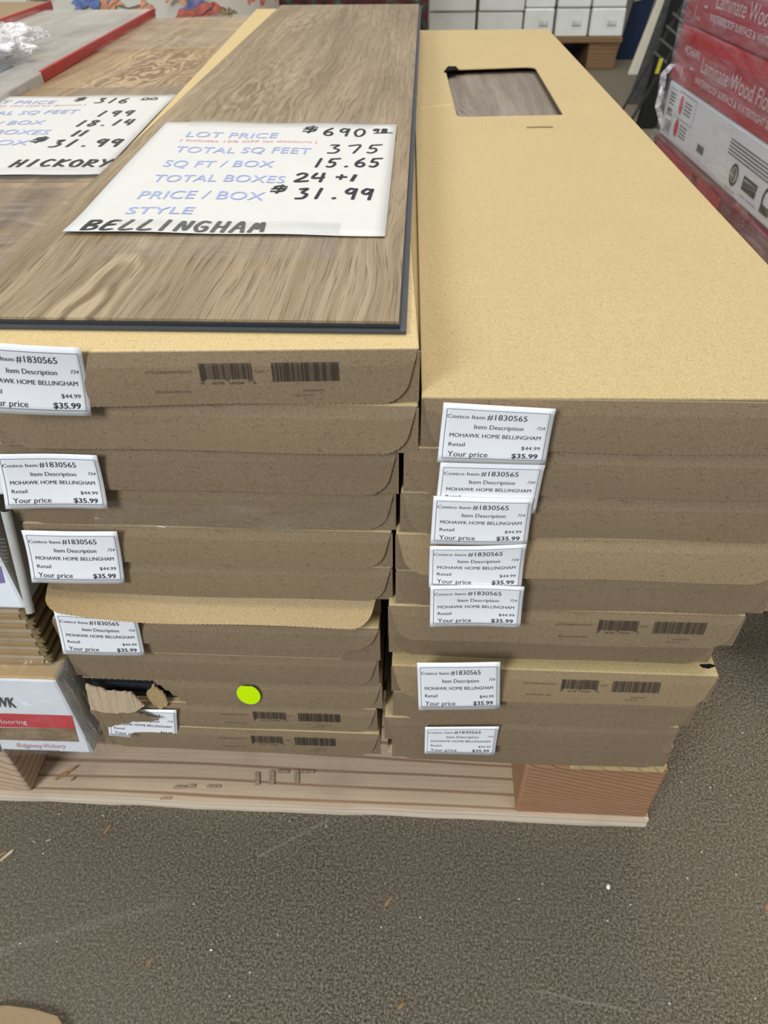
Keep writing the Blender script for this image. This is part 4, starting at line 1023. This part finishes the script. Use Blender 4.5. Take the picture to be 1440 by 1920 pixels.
def red_carton(zt, zb, kind, label, out=0.0):
    c = RC + (-RD)*0.65 + (-RN)*0.12; root = empty('laminate_carton', (c.x, c.y, zb), label, 'flooring carton', 'film-wrapped laminate cartons')
    mb = MB(); q0 = [RC+RN*out, RC+(-RD)*1.30+RN*out, RC+(-RD)*1.30-RN*0.24, RC-RN*0.24]
    mb.hexa([p_+Vector((0, 0, zb+0.001)) for p_ in q0], [p_+Vector((0, 0, zt-0.001)) for p_ in q0])
    mb.build('carton_body', [M['red' if kind == 'red' else ('white_card' if kind == 'white' else 'maroon')]], root, bevel=0.004)
    f = face_surf(zt, out); pr = MB()
    if kind == 'red':
        put_text(pr, f, 'MOHAWK', 0.055, 0.155, 0.052, 0.018, 0, bold=True)
        put_text(pr, f, 'Laminate Wood Flooring', 0.175, 0.62, 0.068, 0.030, 0)
        put_text(pr, f, 'WATERPROOF SURFACE & WATERTIGHT SEAMS', 0.155, 0.60, 0.092, 0.013, 0, bold=True)
        put_rect(pr, f, 0.062, 0.066, 0.075, 0.103, 0); put_rect(pr, f, 0.11, 0.13, 0.070, 0.074, 0)
        put_text(pr, f, '10', 0.075, 0.10, 0.10, 0.008, 0)
        pr.build('carton_print', [M['pink_white']], root)
        mb = MB(); put_rect(mb, lambda s, t: f(s, t)-RN*0.0004, 0.0, 1.29, 0.028, 0.110, 0, 8); mb.build('printed_band', [M['red_dark']], root)
    elif kind == 'white':
        put_frame(pr, f, 0.018, 0.070, 0.012, 0.105, 0.0015, 0.0012, 1); put_frame(pr, f, 0.085, 0.20, 0.008, 0.060, 0.0015, 0.0012, 1)
        for k in range(4): put_rect(pr, f, 0.025, 0.062, 0.020+k*0.007, 0.0235+k*0.007, 1)
        put_rect(pr, f, 0.026, 0.060, 0.052, 0.068, 1); put_rect(pr, f, 0.024, 0.064, 0.076, 0.100, 4)
        for j, tt in enumerate((0.033, 0.080)):
            put_disc(pr, f, 0.108, tt, 0.013, 0.019, 2)
            for k in range(4): put_rect(pr, f, 0.130, 0.178, tt-0.012+k*0.007, tt-0.0095+k*0.007, 1)
        for k in range(5): put_rect(pr, f, 0.42, 0.75-0.03*(k % 3), 0.025+k*0.006, 0.0275+k*0.006, 1)
        put_rect(pr, f, 0.26, 0.30, 0.075, 0.090, 1)
        put_disc(pr, f, 0.475, 0.078, 0.020, 0.020, 3, inner=0.72); put_disc(pr, f, 0.475, 0.078, 0.010, 0.013, 1)
        put_rect(pr, f, 0.52, 0.585, 0.066, 0.090, 3); put_rect(pr, f, 0.525, 0.58, 0.070, 0.074, 0)
        put_disc(pr, f, 0.635, 0.076, 0.022, 0.022, 3, inner=0.7); put_rect(pr, f, 0.615, 0.655, 0.086, 0.100, 3)
        put_text(pr, f, 'FloorScore', 0.45, 0.50, 0.108, 0.005, 1); put_text(pr, f, 'CARB 2 COMPLIANT', 0.52, 0.60, 0.102, 0.004, 1)
        pr.build('carton_print', [M['white_ink'], M['dark_ink'], M['red'], M['black'], M['grey_lt']], root)
    else:
        for (a_, b_, mi) in ((0.03, 0.30, 0), (0.33, 0.47, 0), (0.52, 0.78, 1), (0.90, 1.1, 0)): put_rect(pr, f, a_, b_, 0.006, 0.108, mi)
        pr.build('carton_print', [M['red_dark'], M['maroon']], root)
    return root
rz = [Z(-0.022), Z(-0.135), Z(-0.249), Z(-0.362), Z(-0.480), Z(-0.5935)]
red_carton(rz[0], rz[1]+0.001, 'red', 'red laminate flooring carton, topmost of the film-wrapped pile')
red_carton(rz[1], rz[2]+0.001, 'red', 'red Laminate Wood carton at the top right corner of the view')
red_carton(rz[2], rz[3]+0.001, 'red', 'red Laminate Wood Floor carton directly above the white one at right')
red_carton(rz[3], rz[4]+0.001, 'white', 'white carton with red ovals and black badges, below the red cartons')
red_carton(rz[4], rz[5]+0.001, 'wrapped', 'dark red panelled carton at the foot of the right film-wrapped pile', out=0.010)
mb = MB()
def fr(a_, b_):
    s = -0.004+1.22*a_; t = 0.0+0.35*b_
    return RC+(-RD)*s+RN*(0.006+0.0022*math.sin(9*a_+6*b_)+0.0016*math.sin(31*a_-13*b_)) + Vector((0, 0, Z(-0.130)-t))
mb.grid(fr, 90, 40)
def fr2(a_, b_):
    s = -0.02+1.24*a_; bulge = 0.008+0.010*min(1, b_*3)+0.003*math.sin(14*a_+3*b_)
    return RC+(-RD)*s+RN*bulge+Vector((0, 0, Z(-0.470)-0.12*b_+0.010*math.sin(7*a_)))
mb.grid(fr2, 90, 20)
mb.grid(lambda a_, b_: RC+RD*(0.004+0.01*b_)+RN*(0.006-0.06*a_)+Vector((0, 0, Z(-0.13)-0.45*b_)), 6, 20)
wr = mb.build('plastic_wrap', [M['film_red']], None, smooth=True, origin=(0.62, 1.4, 0)); tag(wr, 'clear stretch film wound round the red and white cartons at the right', 'plastic wrap')
# gathered film tail at the far corner
mb = MB(); c1 = [ony(1258, 120, 1.99), ony(1240, 140, 1.985), ony(1236, 175, 1.98), ony(1230, 200, 1.975), ony(1240, 240, 1.97)]
for a_, b_ in zip(c1[:-1], c1[1:]):
    for k in range(3):
        o_ = Vector((0.004*math.cos(k*2.1), 0.004*math.sin(k*2.1), 0)); w_ = Vector((0.008, 0, 0.0)); mb.add([a_+o_, b_+o_, b_+o_+w_, a_+o_+w_], [(0,1,2,3)])
tag(mb.build('plastic_film_tail', [M['film_clump']], None, smooth=True, origin=c1[0]), 'twisted tail of stretch film hanging at the far corner of the red cartons', 'plastic film')

# ================================================================== LITTER
def splinter(u, v, L, w, ang, mat, label, cat='splinter', dz=-H, zoff=0.0004, group=None, name='wood_splinter'):
    c = onz(u, v, dz); c.z += zoff
    d = Vector((math.cos(ang), math.sin(ang), 0)); n = Vector((-d.y, d.x, 0)); mb = MB(); r = random.Random(int(u*7+v))
    P = []
    for k in range(9):
        t = k/8; ww = w*math.sin(math.pi*min(0.97, max(0.06, t)))**0.6*(1+r.uniform(-.2, .2)); P.append((c+d*L*(t-0.5)+n*(0.15*L*math.sin(3*t)*0.3), ww))
    vs = []
    for p_, ww in P: vs += [p_-n*ww/2, p_+n*ww/2, p_+Vector((0, 0, w*0.55))+n*ww*0.15]
    fs = []
    for k in range(8):
        a_ = 3*k; b_ = a_+3; fs += [(a_, a_+2, b_+2, b_), (a_+2, a_+1, b_+1, b_+2), (a_+1, a_, b_, b_+1)]
    fs += [(0, 1, 2), (24, 26, 25)]
    mb.add(vs, fs); o = mb.build(name, [M[mat]], None, origin=c); return tag(o, label, cat, group)
splinter(201, 1557, 0.0115, 0.0028, 1.15, 'chip', 'reddish wood splinter on the floor below the torn box')
splinter(12, 1606, 0.016, 0.0030, 0.9, 'chip_pale', 'pale curled wood shaving on the floor at the left edge')
splinter(6, 1601, 0.008, 0.002, 0.7, 'chip', 'short brown splinter touching the pale shaving at the left edge')
splinter(728, 1692, 0.0125, 0.0022, 0.95, 'chip', 'thin brown wood splinter lying alone on the floor below the middle of the pallet')
splinter(280, 1806, 0.009, 0.0020, 1.0, 'chip', 'small brown splinter on the open floor at lower left')
splinter(64, 1579, 0.005, 0.0008, -0.4, 'chip_pale', 'tiny pale hooked fibre on the floor, left of two')
splinter(91, 1576, 0.005, 0.0012, 0.4, 'chip_pale', 'tiny pale wood fibre on the floor, right of two')
splinter(366, 1640, 0.006, 0.0014, 1.6, 'olive', 'small olive-brown seed-like crumb on the floor')
splinter(396, 1782, 0.003, 0.0014, 0.1, 'pebble', 'tiny white chip on the floor at lower middle')
splinter(752, 1886, 0.009, 0.0035, 0.6, 'olive', 'small brown leaf bit near the bottom of the view')
splinter(1437, 1702, 0.008, 0.003, 1.0, 'chip', 'brown splinter at the right edge of the floor')
splinter(1012, 240, 0.030, 0.0022, 0.05, 'olive', 'short dark twig lying on the lid beside the cut window', 'twig', RZ[0], 0.0002, name='twig')
splinter(125, 1452, 0.022, 0.0045, 0.75, 'chip', 'reddish splinter of wood resting on the pallet bottom board', dz=-H+ZB, zoff=0.0015)
splinter(138, 1462, 0.006, 0.0018, 1.1, 'chip', 'small dark splinter beside the larger one on the pallet board', dz=-H+ZB, zoff=0.0015)
mb = MB(); c = onz(1140, 1664, -H); c.z += 0.0016; r = random.Random(2)
mb.grid(lambda a_, b_: c+Vector((0.0022*math.cos(6.283*a_)*math.sin(math.pi*b_)*(1+0.2*math.sin(12*a_)), 0.0026*math.sin(6.283*a_)*math.sin(math.pi*b_), 0.0016*math.cos(math.pi*b_))), 12, 8)
tag(mb.build('white_pebble', [M['pebble']], None, smooth=True, origin=c), 'small white pebble on the floor in front of the right stack', 'pebble')
mb = MB(); a_ = onz(-20, 1925, -H); pts = [onz(u, v, -H) for u, v in ((-40, 1890), (20, 1888), (70, 1895), (112, 1908), (128, 1935), (-40, 1935))]
mb.add([p_+Vector((0, 0, 0.006)) for p_ in pts]+[p_ for p_ in pts], [tuple(range(6))[::-1], tuple(range(6, 12))]+[(k, (k+1) % 6, 6+(k+1) % 6, 6+k) for k in range(6)])
tag(mb.build('cardboard_scrap', [M['kraft_pale']], None, bevel=0.001, origin=pts[0]), 'rounded beige cardboard scrap on the floor at the bottom left corner', 'cardboard scrap')
